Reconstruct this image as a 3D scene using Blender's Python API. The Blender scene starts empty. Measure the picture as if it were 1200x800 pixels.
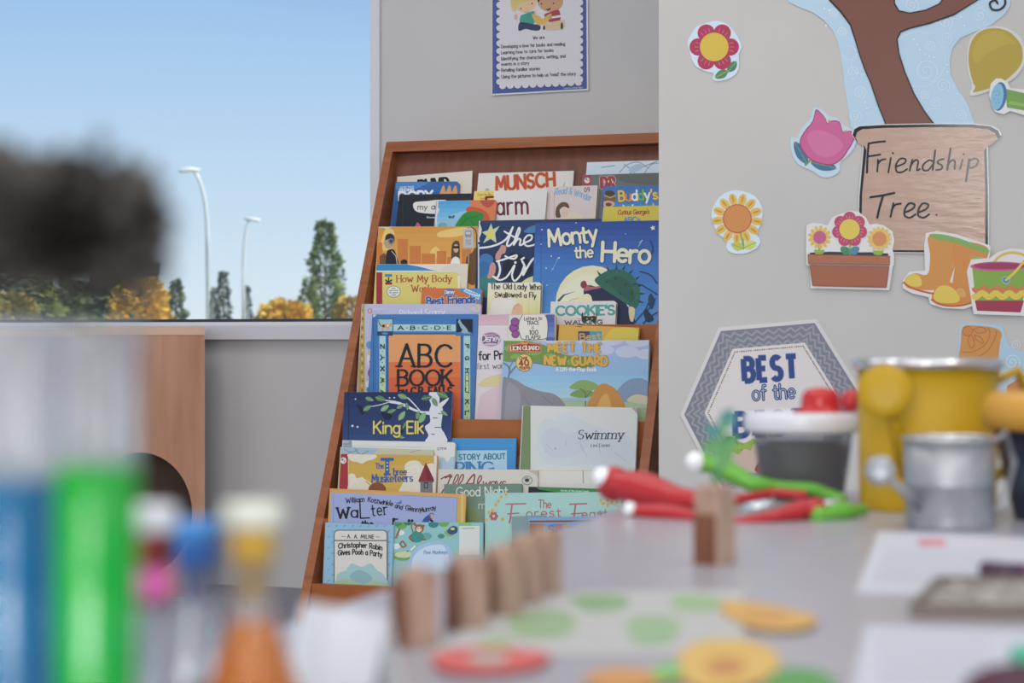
import bpy, math, random
from mathutils import Vector as V
S = bpy.context.scene
COL = S.collection
random.seed(5)
# ------------------------------------------------------------------ camera, sky, lamps, exposure
FPX = 2333.333                      # focal length in pixels of the 1200 px frame (70 mm on 36 mm)
HC = 0.55                           # camera height
cam_data = bpy.data.cameras.new('camera'); cam = bpy.data.objects.new('camera', cam_data); COL.objects.link(cam)
cam.location = (0, 0, HC); cam.rotation_euler = (math.pi/2, 0, 0)
cam_data.lens = 70; cam_data.sensor_width = 36; cam_data.clip_start = 0.02; cam_data.clip_end = 600
cam_data.dof.use_dof = True; cam_data.dof.focus_distance = 3.85; cam_data.dof.aperture_fstop = 9.2
S.camera = cam
S.view_settings.view_transform = 'Standard'; S.view_settings.look = 'None'
S.view_settings.exposure = 0.0; S.view_settings.gamma = 1.0; S.view_settings.use_curve_mapping = False
GAIN = 1.17                         # paint albedo over photographed value
def lin(c):
    c /= 255.0
    return c/12.92 if c <= .04045 else ((c+.055)/1.055)**2.4
def rgb(h, g=1.0):
    h = h.lstrip('#')
    c = [lin(int(h[i:i+2], 16))*g for i in (0, 2, 4)]
    if g > 1.01:                    # printed and painted colours, a little muted
        y = .25*c[0]+.6*c[1]+.15*c[2]; c = [y+(x-y)*.90 for x in c]
    return tuple(min(.93, max(.004, x)) for x in c) + (1,)
world = bpy.data.worlds.new('sky'); S.world = world; world.use_nodes = True
nt = world.node_tree; nt.nodes.clear()
tc = nt.nodes.new('ShaderNodeTexCoord'); sx = nt.nodes.new('ShaderNodeSeparateXYZ'); cr = nt.nodes.new('ShaderNodeValToRGB')
bg = nt.nodes.new('ShaderNodeBackground'); wo = nt.nodes.new('ShaderNodeOutputWorld')
mp = nt.nodes.new('ShaderNodeMath'); mp.operation = 'MULTIPLY_ADD'; mp.inputs[1].default_value = .5; mp.inputs[2].default_value = .5
nt.links.new(tc.outputs['Generated'], sx.inputs[0]); nt.links.new(sx.outputs['Z'], mp.inputs[0])
nt.links.new(mp.outputs[0], cr.inputs[0]); nt.links.new(cr.outputs[0], bg.inputs[0]); nt.links.new(bg.outputs[0], wo.inputs[0])
el = cr.color_ramp.elements
el[0].position = 0.0; el[0].color = (.30, .29, .28, 1)
el[1].position = .496; el[1].color = (.36, .36, .35, 1)
for p, h in ((.502, 'E4EEF5'), (.525, 'D2E5F5'), (.555, 'BBD7F3'), (.585, 'A2C7EF'), (.66, '86B3E6'), (1.0, '5F93D2')):
    e = el.new(p); e.color = rgb(h)
bg.inputs[1].default_value = 1.0
def area_lamp(name, loc, rot, sx_, sy_, watts, color=(1, 1, 1)):
    l = bpy.data.lights.new(name, 'AREA'); l.shape = 'RECTANGLE'; l.size = sx_; l.size_y = sy_; l.energy = watts; l.color = color
    o = bpy.data.objects.new(name, l); COL.objects.link(o); o.location = loc; o.rotation_euler = rot; return o
area_lamp('ceiling_lamp', (0.2, 0.2, 2.5), (0, 0, 0), 2.4, 1.2, 15, (1, .98, .96))
area_lamp('ceiling_lamp', (-0.7, 2.5, 2.5), (0, 0, 0), 2.4, 0.8, 15, (1, .98, .96))
area_lamp('added_light', (-.6, -1.4, 1.15), V((0.02, -1, .08)).to_track_quat('Z', 'Y').to_euler(), 1.1, 1.3, 40, (1, .985, .965))  # fill light added behind the camera, not a real window
area_lamp('added_light', (1.75, -0.5, 1.25), V((.3, -1, .1)).to_track_quat('Z', 'Y').to_euler(), 0.3, .5, 3.6, (.97, .98, 1))  # small lamp added for the glare on the paper pot
area_lamp('added_light', (-1.9, 1.2, 0.8), V((-.38, -1, .04)).to_track_quat('Z', 'Y').to_euler(), 0.9, .9, 6, (1, .985, .965))  # another added fill, for the wall below the sill
for dl in ((-.9, 1.5, 2.5), (.9, 1.2, 2.5), (-.3, -.9, 2.5)):
    area_lamp('added_glint_lamp', dl, (0, 0, 0), .2, .2, 6, (1, .98, .95))  # small bright lamps added to put glints on the glass
sun = bpy.data.lights.new('sun', 'SUN'); sun.energy = 4.4; sun.angle = .01; sun.color = (1, .93, .82)
sun_o = bpy.data.objects.new('sun', sun); COL.objects.link(sun_o); sun_o.rotation_euler = V((.62, -.42, .66)).to_track_quat('Z', 'Y').to_euler()
# ------------------------------------------------------------------ materials
MATS = {}
def newmat(name):
    m = bpy.data.materials.new(name); m.use_nodes = True
    return m, m.node_tree, m.node_tree.nodes['Principled BSDF']
def M(h, rough=.5, metal=0.0, spec=.35, gain=None):
    k = (h, rough, metal, spec, gain)
    if k not in MATS:
        m, t, b = newmat('paint_' + h.lstrip('#'))
        b.inputs['Base Color'].default_value = rgb(h, GAIN if gain is None else gain)
        b.inputs['Roughness'].default_value = rough; b.inputs['Metallic'].default_value = metal
        b.inputs['Specular IOR Level'].default_value = spec
        MATS[k] = m
    return MATS[k]
def noisy(name, h1, h2, scale=(1, 1, 1), nscale=8, rough=.5, detail=4, bump=0.0, lo=.35, hi=.65, metal=0.0, gain=None, spec=.35):
    g = GAIN if gain is None else gain
    m, t, b = newmat(name); N = t.nodes
    co = N.new('ShaderNodeTexCoord'); mpg = N.new('ShaderNodeMapping'); mpg.inputs['Scale'].default_value = scale
    no = N.new('ShaderNodeTexNoise'); no.inputs['Scale'].default_value = nscale; no.inputs['Detail'].default_value = detail
    ra = N.new('ShaderNodeValToRGB'); ra.color_ramp.elements[0].position = lo; ra.color_ramp.elements[1].position = hi
    ra.color_ramp.elements[0].color = rgb(h1, g); ra.color_ramp.elements[1].color = rgb(h2, g)
    t.links.new(co.outputs['Object'], mpg.inputs[0]); t.links.new(mpg.outputs[0], no.inputs['Vector'])
    t.links.new(no.outputs['Fac'], ra.inputs[0]); t.links.new(ra.outputs[0], b.inputs['Base Color'])
    b.inputs['Roughness'].default_value = rough; b.inputs['Metallic'].default_value = metal; b.inputs['Specular IOR Level'].default_value = spec
    if bump:
        bu = N.new('ShaderNodeBump'); bu.inputs['Strength'].default_value = bump; bu.inputs['Distance'].default_value = .002
        t.links.new(no.outputs['Fac'], bu.inputs['Height']); t.links.new(bu.outputs[0], b.inputs['Normal'])
    return m
def glassy(name, tint, gloss=.12, body=None, body_fac=0.0, rough=.03):
    """thin clear plastic or glass: see-through plus a sharp reflection, optionally a milky or dyed body"""
    m = bpy.data.materials.new(name); m.use_nodes = True; t = m.node_tree; N = t.nodes; N.clear()
    out = N.new('ShaderNodeOutputMaterial'); tr = N.new('ShaderNodeBsdfTransparent'); tr.inputs[0].default_value = tint
    gl = N.new('ShaderNodeBsdfGlossy'); gl.inputs['Roughness'].default_value = rough
    fr = N.new('ShaderNodeLayerWeight'); fr.inputs[0].default_value = .35
    ad = N.new('ShaderNodeMath'); ad.operation = 'MULTIPLY_ADD'; ad.inputs[1].default_value = .4; ad.inputs[2].default_value = gloss*.4
    t.links.new(fr.outputs['Fresnel'], ad.inputs[0])
    base = tr
    if body is not None:
        tl = N.new('ShaderNodeBsdfTranslucent'); tl.inputs[0].default_value = body
        df = N.new('ShaderNodeBsdfDiffuse'); df.inputs[0].default_value = body
        m1 = N.new('ShaderNodeMixShader'); m1.inputs[0].default_value = .5
        t.links.new(tl.outputs[0], m1.inputs[1]); t.links.new(df.outputs[0], m1.inputs[2])
        m2 = N.new('ShaderNodeMixShader'); m2.inputs[0].default_value = body_fac
        t.links.new(tr.outputs[0], m2.inputs[1]); t.links.new(m1.outputs[0], m2.inputs[2]); base = m2
    mx = N.new('ShaderNodeMixShader'); t.links.new(ad.outputs[0], mx.inputs[0])
    t.links.new(base.outputs[0], mx.inputs[1]); t.links.new(gl.outputs[0], mx.inputs[2]); t.links.new(mx.outputs[0], out.inputs[0])
    return m
# ------------------------------------------------------------------ mesh collecting
class MB:
    def __init__(s): s.v = []; s.f = []; s.mi = []; s.mats = []; s.sm = []
    def mat(s, m):
        if m not in s.mats: s.mats.append(m)
        return s.mats.index(m)
    def add(s, vs, fs, m, smooth=False):
        o = len(s.v); k = s.mat(m); s.v += [V(x) for x in vs]
        for f in fs: s.f.append([o+i for i in f]); s.mi.append(k); s.sm.append(smooth)
    def box(s, c, sz, m, ex=V((1, 0, 0)), ey=V((0, 1, 0)), ez=V((0, 0, 1))):
        c = V(c); vs = []
        for k in (-.5, .5):
            for j in (-.5, .5):
                for i in (-.5, .5): vs.append(c + ex*(sz[0]*i) + ey*(sz[1]*j) + ez*(sz[2]*k))
        s.add(vs, [(0, 2, 3, 1), (4, 5, 7, 6), (0, 1, 5, 4), (2, 6, 7, 3), (0, 4, 6, 2), (1, 3, 7, 5)], m)
    def prism(s, pts, d, m, side=None):
        """polygon of 3D points extruded by vector d; pts are the front"""
        n = len(pts); a = [V(p) for p in pts]; b = [p+d for p in a]
        s.add(a, [tuple(range(n))], m); s.add(b, [tuple(reversed(range(n)))], side or m)
        s.add(a+b, [(i, (i+1) % n, n+(i+1) % n, n+i) for i in range(n)], side or m)
    def lathe(s, prof, c, m, n=28, axis=None, smooth=True):
        c = V(c); ez = V((0, 0, 1)) if axis is None else V(axis).normalized()
        ex = ez.orthogonal().normalized(); ey = ez.cross(ex); vs = []; fs = []
        for r, z in prof:
            for i in range(n):
                a = 2*math.pi*i/n; vs.append(c + ex*(r*math.cos(a)) + ey*(r*math.sin(a)) + ez*z)
        for j in range(len(prof)-1):
            for i in range(n): fs.append((j*n+i, j*n+(i+1) % n, (j+1)*n+(i+1) % n, (j+1)*n+i))
        s.add(vs, fs, m, smooth)
    def tube(s, pts, rads, m, n=10, flat=1.0):
        pts = [V(p) for p in pts]; vs = []; fs = []; up = V((0, 0, 1))
        if not isinstance(rads, (list, tuple)): rads = [rads]*len(pts)
        for j, p in enumerate(pts):
            d = (pts[min(j+1, len(pts)-1)] - pts[max(j-1, 0)]).normalized()
            ex = d.cross(up); ex = ex.normalized() if ex.length > 1e-4 else V((1, 0, 0)); ey = ex.cross(d).normalized()
            for i in range(n):
                a = 2*math.pi*i/n; vs.append(p + ex*(rads[j]*math.cos(a)) + ey*(rads[j]*flat*math.sin(a)))
        for j in range(len(pts)-1):
            for i in range(n): fs.append((j*n+i, j*n+(i+1) % n, (j+1)*n+(i+1) % n, (j+1)*n+i))
        k = (len(pts)-1)*n
        fs += [tuple(reversed(range(n))), tuple(range(k, k+n))]
        s.add(vs, fs, m, True)
    def ball(s, c, r, m, n=16, k=10, ez=1.0):
        s.lathe([(max(1e-5, r*math.sin(math.pi*j/k)), -r*ez*math.cos(math.pi*j/k)) for j in range(k+1)], c, m, n)
    def build(s, name, parent=None, loc=None):
        me = bpy.data.meshes.new(name)
        root = parent
        while root is not None and root.parent is not None: root = root.parent
        off = V(root.location) if root is not None else (V(loc) if loc is not None else V((0, 0, 0)))
        me.from_pydata([tuple(p-off) for p in s.v], [], s.f)
        for m in s.mats: me.materials.append(m)
        for p, k, q in zip(me.polygons, s.mi, s.sm): p.material_index = k; p.use_smooth = q
        me.update()
        o = bpy.data.objects.new(name, me); COL.objects.link(o)
        if parent is not None: o.parent = parent
        elif loc is not None: o.location = loc
        return o
def tag(o, label=None, cat=None, group=None, kind=None):
    if label: o['label'] = label
    if cat: o['category'] = cat
    if group: o['group'] = group
    if kind: o['kind'] = kind
    return o
def thing(name, label, cat, loc, group=None):
    o = bpy.data.objects.new(name, None); COL.objects.link(o); o.location = loc; o.empty_display_size = .02
    return tag(o, label, cat, group)
def structure(mb, name, parent=None):
    o = mb.build(name, parent); o['kind'] = 'structure'; return o
# ------------------------------------------------------------------ sight lines of the survey: pixel to a point on a plane of the place
CAM = V((0, 0, HC))
def ray(u, v): return V(((u-600)/FPX, 1.0, -(v-400)/FPX))
def hit(u, v, P, n):
    d = ray(u, v); return CAM + d*((P-CAM).dot(n)/d.dot(n))
def px(p): return (600+FPX*p.x/p.y, 400-FPX*(p.z-HC)/p.y)
def atY(u, v, y): return CAM + ray(u, v)*y
# ------------------------------------------------------------------ stroke lettering
G = {
'A': (.72, 'M0 0 L.36 1 L.72 0 M.13 .36 L.59 .36'), 'B': (.59, 'M0 0 L0 1 L.3 1 A.3 .77 .24 .23 90 -90 L0 .54 M.3 .54 A.31 .27 .28 .27 90 -90 L0 0'),
'C': (.74, 'A.42 .5 .42 .5 45 315'), 'D': (.7, 'M0 0 L0 1 L.25 1 A.25 .5 .45 .5 90 -90 L0 0'), 'E': (.5, 'M.5 1 L0 1 L0 0 L.5 0 M0 .52 L.42 .52'),
'F': (.48, 'M.5 1 L0 1 L0 0 M0 .52 L.4 .52'), 'G': (.78, 'A.42 .5 .42 .5 45 315 L.75 .45 L.48 .45'), 'H': (.64, 'M0 0 L0 1 M.64 0 L.64 1 M0 .52 L.64 .52'),
'I': (.06, 'M.03 0 L.03 1'), 'J': (.4, 'M.4 1 L.4 .25 A.2 .25 .2 .25 0 -180'), 'K': (.6, 'M0 0 L0 1 M.58 1 L0 .42 M.2 .6 L.6 0'), 'L': (.46, 'M0 1 L0 0 L.46 0'),
'M': (.8, 'M0 0 L.08 1 L.4 .25 L.72 1 L.8 0'), 'N': (.66, 'M0 0 L0 1 L.66 0 L.66 1'), 'O': (.84, 'A.42 .5 .42 .5 90 450'), 'P': (.55, 'M0 0 L0 1 L.28 1 A.28 .73 .27 .27 90 -90 L0 .46'),
'Q': (.84, 'A.42 .5 .42 .5 90 450 M.5 .25 L.82 -.08'), 'R': (.6, 'M0 0 L0 1 L.28 1 A.28 .73 .27 .27 90 -90 L0 .46 M.26 .46 L.6 0'), 'S': (.56, 'A.28 .75 .25 .25 35 270 A.28 .25 .27 .25 90 -150'),
'T': (.64, 'M0 1 L.64 1 M.32 1 L.32 0'), 'U': (.64, 'M0 1 L0 .33 A.32 .33 .32 .33 180 360 L.64 1'), 'V': (.68, 'M0 1 L.34 0 L.68 1'), 'W': (.96, 'M0 1 L.24 0 L.48 .8 L.72 0 L.96 1'),
'X': (.62, 'M0 0 L.62 1 M0 1 L.62 0'), 'Y': (.64, 'M0 1 L.32 .5 L.64 1 M.32 .5 L.32 0'), 'Z': (.6, 'M0 1 L.6 1 L0 0 L.6 0'),
'a': (.52, 'A.26 .32 .26 .32 30 390 M.52 .64 L.52 0'), 'b': (.52, 'M0 1 L0 0 M0 .32 A.26 .32 .26 .32 180 540'), 'c': (.48, 'A.28 .32 .28 .32 50 310'), 'd': (.52, 'A.26 .32 .26 .32 30 390 M.52 1 L.52 0'),
'e': (.54, 'M.02 .33 L.54 .33 A.28 .32 .26 .32 0 310'), 'f': (.36, 'A.28 .84 .13 .16 50 180 L.15 0 M0 .62 L.36 .62'), 'g': (.52, 'A.26 .32 .26 .32 30 390 M.52 .64 L.52 -.1 A.27 -.1 .25 .2 0 -160'),
'h': (.5, 'M0 1 L0 0 M0 .4 A.25 .4 .25 .24 180 0 L.5 0'), 'i': (.06, 'M.03 .64 L.03 0 M.03 .86 L.03 .9'), 'j': (.15, 'M.12 .64 L.12 -.12 A-.02 -.12 .14 .15 0 -90 M.12 .86 L.12 .9'),
'k': (.46, 'M0 1 L0 0 M.42 .64 L0 .26 M.14 .39 L.46 0'), 'l': (.06, 'M.03 1 L.03 0'), 'm': (.84, 'M0 .64 L0 0 M0 .42 A.21 .42 .21 .22 180 0 L.42 0 M.42 .42 A.63 .42 .21 .22 180 0 L.84 0'),
'n': (.5, 'M0 .64 L0 0 M0 .4 A.25 .4 .25 .24 180 0 L.5 0'), 'o': (.54, 'A.27 .32 .27 .32 90 450'), 'p': (.52, 'M0 .64 L0 -.32 M0 .32 A.26 .32 .26 .32 180 540'), 'q': (.52, 'A.26 .32 .26 .32 30 390 M.52 .64 L.52 -.32'),
'r': (.34, 'M0 .64 L0 0 M0 .38 A.26 .4 .26 .24 180 70'), 's': (.44, 'A.22 .48 .19 .16 35 270 A.22 .16 .21 .16 90 -150'), 't': (.36, 'M.15 .9 L.15 .12 A.28 .14 .13 .14 180 300 M0 .62 L.36 .62'),
'u': (.5, 'M0 .64 L0 .24 A.25 .24 .25 .24 180 360 L.5 .64 M.5 .3 L.5 0'), 'v': (.5, 'M0 .64 L.25 0 L.5 .64'), 'w': (.76, 'M0 .64 L.19 0 L.38 .5 L.57 0 L.76 .64'), 'x': (.48, 'M0 0 L.48 .64 M0 .64 L.48 0'),
'y': (.52, 'M0 .64 L.27 .02 M.52 .64 L.14 -.32'), 'z': (.46, 'M0 .64 L.46 .64 L0 0 L.46 0'),
'0': (.56, 'A.28 .5 .28 .5 90 450'), '1': (.2, 'M0 .8 L.2 1 L.2 0'), '2': (.56, 'A.27 .73 .27 .27 160 -35 L0 0 L.56 0'), '4': (.58, 'M.42 0 L.42 1 L0 .32 L.58 .32'), '7': (.5, 'M0 1 L.5 1 L.15 0'),
'9': (.54, 'A.27 .7 .27 .3 0 360 L.3 0'), '6': (.54, 'A.27 .3 .27 .3 0 360 M.0 .3 L.3 1'), "'": (.06, 'M.05 1 L.0 .76'), '"': (.2, 'M.03 1 L.03 .78 M.17 1 L.17 .78'), '.': (.06, 'M.03 0 L.03 .05'), ',': (.08, 'M.06 .05 L.0 -.15'),
'!': (.06, 'M.03 1 L.03 .3 M.03 .0 L.03 .05'), '-': (.36, 'M0 .42 L.36 .42'), '*': (.1, 'M.05 .42 L.05 .48'), '&': (.66, 'M.66 0 L.16 .7 A.3 .8 .17 .2 200 -60 L.1 .4 A.25 .22 .24 .22 140 330 L.62 .42'), ' ': (.3, ''),
}
def glyph(ch):
    w, src = G[ch]; st = []; tk = src.replace('M', ' M ').replace('L', ' L ').replace('A', ' A ').split(); i = 0; cur = None
    while i < len(tk):
        if tk[i] == 'M': cur = [(float(tk[i+1]), float(tk[i+2]))]; st.append(cur); i += 3
        elif tk[i] == 'L': cur.append((float(tk[i+1]), float(tk[i+2]))); i += 3
        else:
            cx, cy, rx, ry, a0, a1 = map(float, tk[i+1:i+7]); n = max(3, int(abs(a1-a0)/24))
            p = [(cx+rx*math.cos(math.radians(a0+(a1-a0)*j/n)), cy+ry*math.sin(math.radians(a0+(a1-a0)*j/n))) for j in range(n+1)]
            if cur is None or (i and tk[i-1] and len(cur) and math.hypot(cur[-1][0]-p[0][0], cur[-1][1]-p[0][1]) > .07): cur = []; st.append(cur)
            if cur and math.hypot(cur[-1][0]-p[0][0], cur[-1][1]-p[0][1]) < .02: p = p[1:]
            cur += p; i += 7
    return w, [q for q in st if len(q) > 1]
def spline(pts, closed=True, n=6):
    """Catmull-Rom through 2D points"""
    out = []; m = len(pts)
    g = (lambda i: pts[i % m]) if closed else (lambda i: pts[min(max(i, 0), m-1)])
    for i in range(m if closed else m-1):
        a, b, c, d = g(i-1), g(i), g(i+1), g(i+2)
        for j in range(n):
            t = j/n
            out.append(tuple(.5*(2*b[k]+(c[k]-a[k])*t+(2*a[k]-5*b[k]+4*c[k]-d[k])*t*t+(3*b[k]-a[k]-3*c[k]+d[k])*t**3) for k in (0, 1)))
    if not closed: out.append(tuple(pts[-1]))
    return out
def ell(cx, cy, rx, ry=None, n=24, rot=0, a0=0, a1=360):
    ry = rx if ry is None else ry; c, s = math.cos(math.radians(rot)), math.sin(math.radians(rot)); o = []
    for i in range(n):
        a = math.radians(a0+(a1-a0)*i/(n if a1-a0 == 360 else n-1)); x, y = rx*math.cos(a), ry*math.sin(a); o.append((cx+x*c-y*s, cy+x*s+y*c))
    return o
def petal_ring(cx, cy, r0, r1, n, w, rot=0):
    out = []
    for k in range(n):
        a = math.radians(rot+360*k/n); m = (r0+r1)/2
        out.append(ell(cx+m*math.cos(a), cy+m*math.sin(a), (r1-r0)/2, w, 14, math.degrees(a)))
    return out
class Art:
    """printing on a flat surface: polygons given where they were surveyed, laid on the plane in thin layers of ink"""
    STEP = .00003
    def __init__(s, mb, P, n, clip=None, rough=.42, spec=.35):
        s.mb, s.P, s.n, s.clip, s.k, s.rough, s.spec = mb, P, n, clip, 1, rough, spec; s.j = 0
        if clip:
            A = sum(clip[i][0]*clip[(i+1) % len(clip)][1]-clip[(i+1) % len(clip)][0]*clip[i][1] for i in range(len(clip)))
            if A < 0: s.clip = clip[::-1]
    def _clip(s, p):
        if not s.clip: return p
        c = s.clip; m = len(c)
        for i in range(m):
            ax, ay = c[i]; bx, by = c[(i+1) % m]; q = []
            if len(p) < 3: return []
            f = [(bx-ax)*(y-ay)-(by-ay)*(x-ax) for x, y in p]
            for j in range(len(p)):
                k = (j+1) % len(p)
                if f[j] >= 0: q.append(p[j])
                if (f[j] >= 0) != (f[k] >= 0):
                    t = f[j]/(f[j]-f[k]); q.append((p[j][0]+t*(p[k][0]-p[j][0]), p[j][1]+t*(p[k][1]-p[j][1])))
            p = q
        return p
    def _face(s, p, m, k):
        p = s._clip(p)
        if len(p) < 3: return
        A = sum(p[i][0]*p[(i+1) % len(p)][1]-p[(i+1) % len(p)][0]*p[i][1] for i in range(len(p)))
        if abs(A) < 1e-4: return
        if A > 0: p = p[::-1]
        s.j += 1; Pk = s.P + s.n*(s.STEP*k+1.4e-6*(s.j % 20)); s.mb.add([hit(x, y, Pk, s.n) for x, y in p], [tuple(range(len(p)))], m)
    def mat(s, h): return M(h, s.rough, 0, s.spec) if isinstance(h, str) else h
    def poly(s, p, h, sm=False):
        s._face(spline(p) if sm else list(p), s.mat(h), s.k); s.k += 1
    def polys(s, ps, h):
        for p in ps: s._face(list(p), s.mat(h), s.k)
        s.k += 1
    def rect(s, x0, y0, x1, y1, h): s.poly([(x0, y0), (x1, y0), (x1, y1), (x0, y1)], h)
    def oval(s, cx, cy, rx, ry, h, rot=0): s.poly(ell(cx, cy, rx, ry, 24, rot), h)
    def grad(s, x0, y0, x1, y1, h0, h1, n=10):
        a, b = [[int(h[i:i+2], 16) for i in (0, 2, 4)] for h in (h0, h1)]
        for i in range(n):
            t = i/(n-1); c = ''.join('%02X' % round(p+(q-p)*t) for p, q in zip(a, b))
            s._face([(x0, y0+(y1-y0)*i/n), (x1, y0+(y1-y0)*i/n), (x1, y0+(y1-y0)*(i+1)/n), (x0, y0+(y1-y0)*(i+1)/n)], s.mat(c), s.k)
        s.k += 1
    def stroke(s, pts, w, m, k, contrast=1.0, cap=True):
        """ribbon in survey pixels; contrast < 1 thins the horizontal strokes"""
        pts = [p for i, p in enumerate(pts) if i == 0 or math.hypot(p[0]-pts[i-1][0], p[1]-pts[i-1][1]) > 1e-3]
        if len(pts) < 2: return
        segs = [[pts[0]]]
        for i in range(1, len(pts)):
            segs[-1].append(pts[i])
            if i < len(pts)-1:
                a = math.atan2(pts[i][1]-pts[i-1][1], pts[i][0]-pts[i-1][0]); b = math.atan2(pts[i+1][1]-pts[i][1], pts[i+1][0]-pts[i][0])
                if abs((b-a+math.pi) % (2*math.pi)-math.pi) > .75: segs.append([pts[i]])
        for q in segs:
            if len(q) < 2: continue
            closed = len(q) > 4 and math.hypot(q[0][0]-q[-1][0], q[0][1]-q[-1][1]) < 1e-2
            Lp, Rp = [], []
            for i in range(len(q)):
                p0, p1 = (q[i-1] if i else (q[-2] if closed else q[0])), (q[i+1] if i < len(q)-1 else (q[1] if closed else q[-1]))
                dx, dy = p1[0]-p0[0], p1[1]-p0[1]; l = math.hypot(dx, dy) or 1; dx, dy = dx/l, dy/l
                hw = .5*w*(contrast+(1-contrast)*abs(dy)**.8)
                Lp.append((q[i][0]-dy*hw, q[i][1]+dx*hw)); Rp.append((q[i][0]+dy*hw, q[i][1]-dx*hw))
                if cap and not closed and i in (0, len(q)-1): s._face(ell(q[i][0], q[i][1], hw, hw, 8), m, k)
            for i in range(len(q)-1): s._face([Lp[i], Lp[i+1], Rp[i+1], Rp[i]], m, k)
    def line(s, pts, w, h, sm=False, closed=False):
        p = spline(pts, closed) if sm else list(pts)
        if closed: p.append(p[0])
        s.stroke(p, w, s.mat(h), s.k); s.k += 1
    def text(s, txt, x0, y0, x1, y1, hgt, w, h, gap=.2, shear=0, contrast=1.0, serif=False, arc=0, wob=0, outline=None, under=0, cap=True, pal=None):
        """one line of lettering: baseline from (x0,y0) to (x1,y1), capital height hgt, stroke width w, all in survey pixels"""
        adv = []; x = 0
        for ch in txt: adv.append(x); x += G[ch][0]+gap
        tot = max(.05, x-gap); L = math.hypot(x1-x0, y1-y0); dx, dy = (x1-x0)/L, (y1-y0)/L; sc = L/tot
        passes = ([(outline, w+2*under)] if outline else []) + [(h, w)]
        for col, ww in passes:
            rnd = random.Random(len(txt)*7+int(x0))
            for q, (ch, a) in enumerate(zip(txt, adv)):
                m = s.mat(pal[q % len(pal)] if (pal and col == h) else col)
                oy = (rnd.random()-.5)*wob*hgt
                ca = (a+G[ch][0]/2)/tot*2-1; by = arc*(1-ca*ca); sl = 2*arc*ca/(L/2) if arc else 0
                def tr(p):
                    X = (a+p[0]+shear*p[1]*hgt/sc)*sc; Y = p[1]*hgt+oy+by-sl*(p[0]-G[ch][0]/2)*sc
                    return (x0+dx*X+dy*Y, y0+dy*X-dx*Y)
                for st in glyph(ch)[1]:
                    s.stroke([tr(p) for p in st], ww, m, s.k, contrast, cap)
                    if serif:
                        for e, nb in ((st[0], st[1]), (st[-1], st[-2])):
                            vx, vy = e[0]-nb[0], e[1]-nb[1]; c_closed = st[0] == st[-1]
                            if not c_closed and abs(vy) > 1.2*abs(vx) and min(abs(e[1]-t) for t in (0, 1, .64, -.32)) < .03:
                                s.stroke([tr((e[0]-.17, e[1])), tr((e[0]+.17, e[1]))], max(.5, ww*.5), m, s.k, 1, False)
            s.k += 1
# ------------------------------------------------------------------ the case stands turned by TH; its frame: w along it, b backwards
TH = 0.32448; KS = 0.478            # KS: run of the sloping front per metre of height
W_ = V((math.cos(TH), -math.sin(TH), 0)); B_ = V((math.sin(TH), math.cos(TH), 0)); Z_ = V((0, 0, 1))
O_ = V((-.3136, 4.0243, 0)) - B_*(KS*HC)
CW = 0.62; CT = .018; CB = .60      # inner width, board, depth at the foot
def case(w, b, z): return O_ + W_*w + B_*b + Z_*z
nF = (Z_*KS - B_).normalized()
ZTOP = hit(460, 166, case(0, 0, 0), nF).z
WALLB = CB + .012
# ------------------------------------------------------------------ materials of the place
wall_m = noisy('wall_paint', 'D0CECC', 'D5D3D1', (1, 1, 1), 3, .75, 3, gain=1.0)
wall_m2 = noisy('partition_paint', 'CECAC3', 'D3CFC8', (1, 1, 1), 3, .7, 3, gain=1.0)
floor_m = noisy('grey_carpet', '8E8F9C', 'A0A1AC', (1, 1, 1), 90, .95, 6, .3)
ceil_m = M('ECEBE6', .9)
frame_m = M('D6D5D8', .35); sill_m = M('CFCDD0', .4)
wood_m = noisy('varnished_plywood', '985836', 'B37149', (3, 3, 34), 2.2, .42, 5, .05, .25, .75, gain=1.0)
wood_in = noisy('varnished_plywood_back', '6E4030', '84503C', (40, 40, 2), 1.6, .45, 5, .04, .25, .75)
wood_lip = noisy('varnished_lip', 'A45C2A', 'B26934', (4, 4, 20), 2, .4, 4, .03, .3, .7, gain=1.0)
# ------------------------------------------------------------------ room
def wallp(t, z, d=0.0): return case(t, WALLB + d, z)
nW = -B_
def wall_t(u, v=400):               # coordinate along the back wall seen at column u
    return (hit(u, v, wallp(0, 0), nW) - wallp(0, 0)).dot(W_)
T_J = wall_t(445); T_L = -4.2; T_R = 2.2; ZS = hit(300, 397, wallp(0, 0), nW).z; ZG = hit(300, 375, wallp(0, 0), nW).z
ZHEAD = 2.25; ZCEIL = 2.62; WT = .16
mb = MB()
def wbox(m_, t0, t1, z0, z1, d0, d1, m): m_.box(wallp((t0+t1)/2, (z0+z1)/2, (d0+d1)/2), (t1-t0, d1-d0, z1-z0), m, W_, B_, Z_)
wbox(mb, T_J, T_R, 0, ZCEIL, 0, WT, wall_m)
wbox(mb, T_L, T_J, 0, ZS, 0, WT, wall_m)
wbox(mb, T_L, T_J, ZHEAD, ZCEIL, 0, WT, wall_m)
structure(mb, 'wall_back')
mb = MB(); mb.box((0, 0, -.01), (12, 12, .02), floor_m); structure(mb, 'floor')
mb = MB(); mb.box((0, 0, ZCEIL+.02), (12, 12, .04), ceil_m); structure(mb, 'ceiling')
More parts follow.
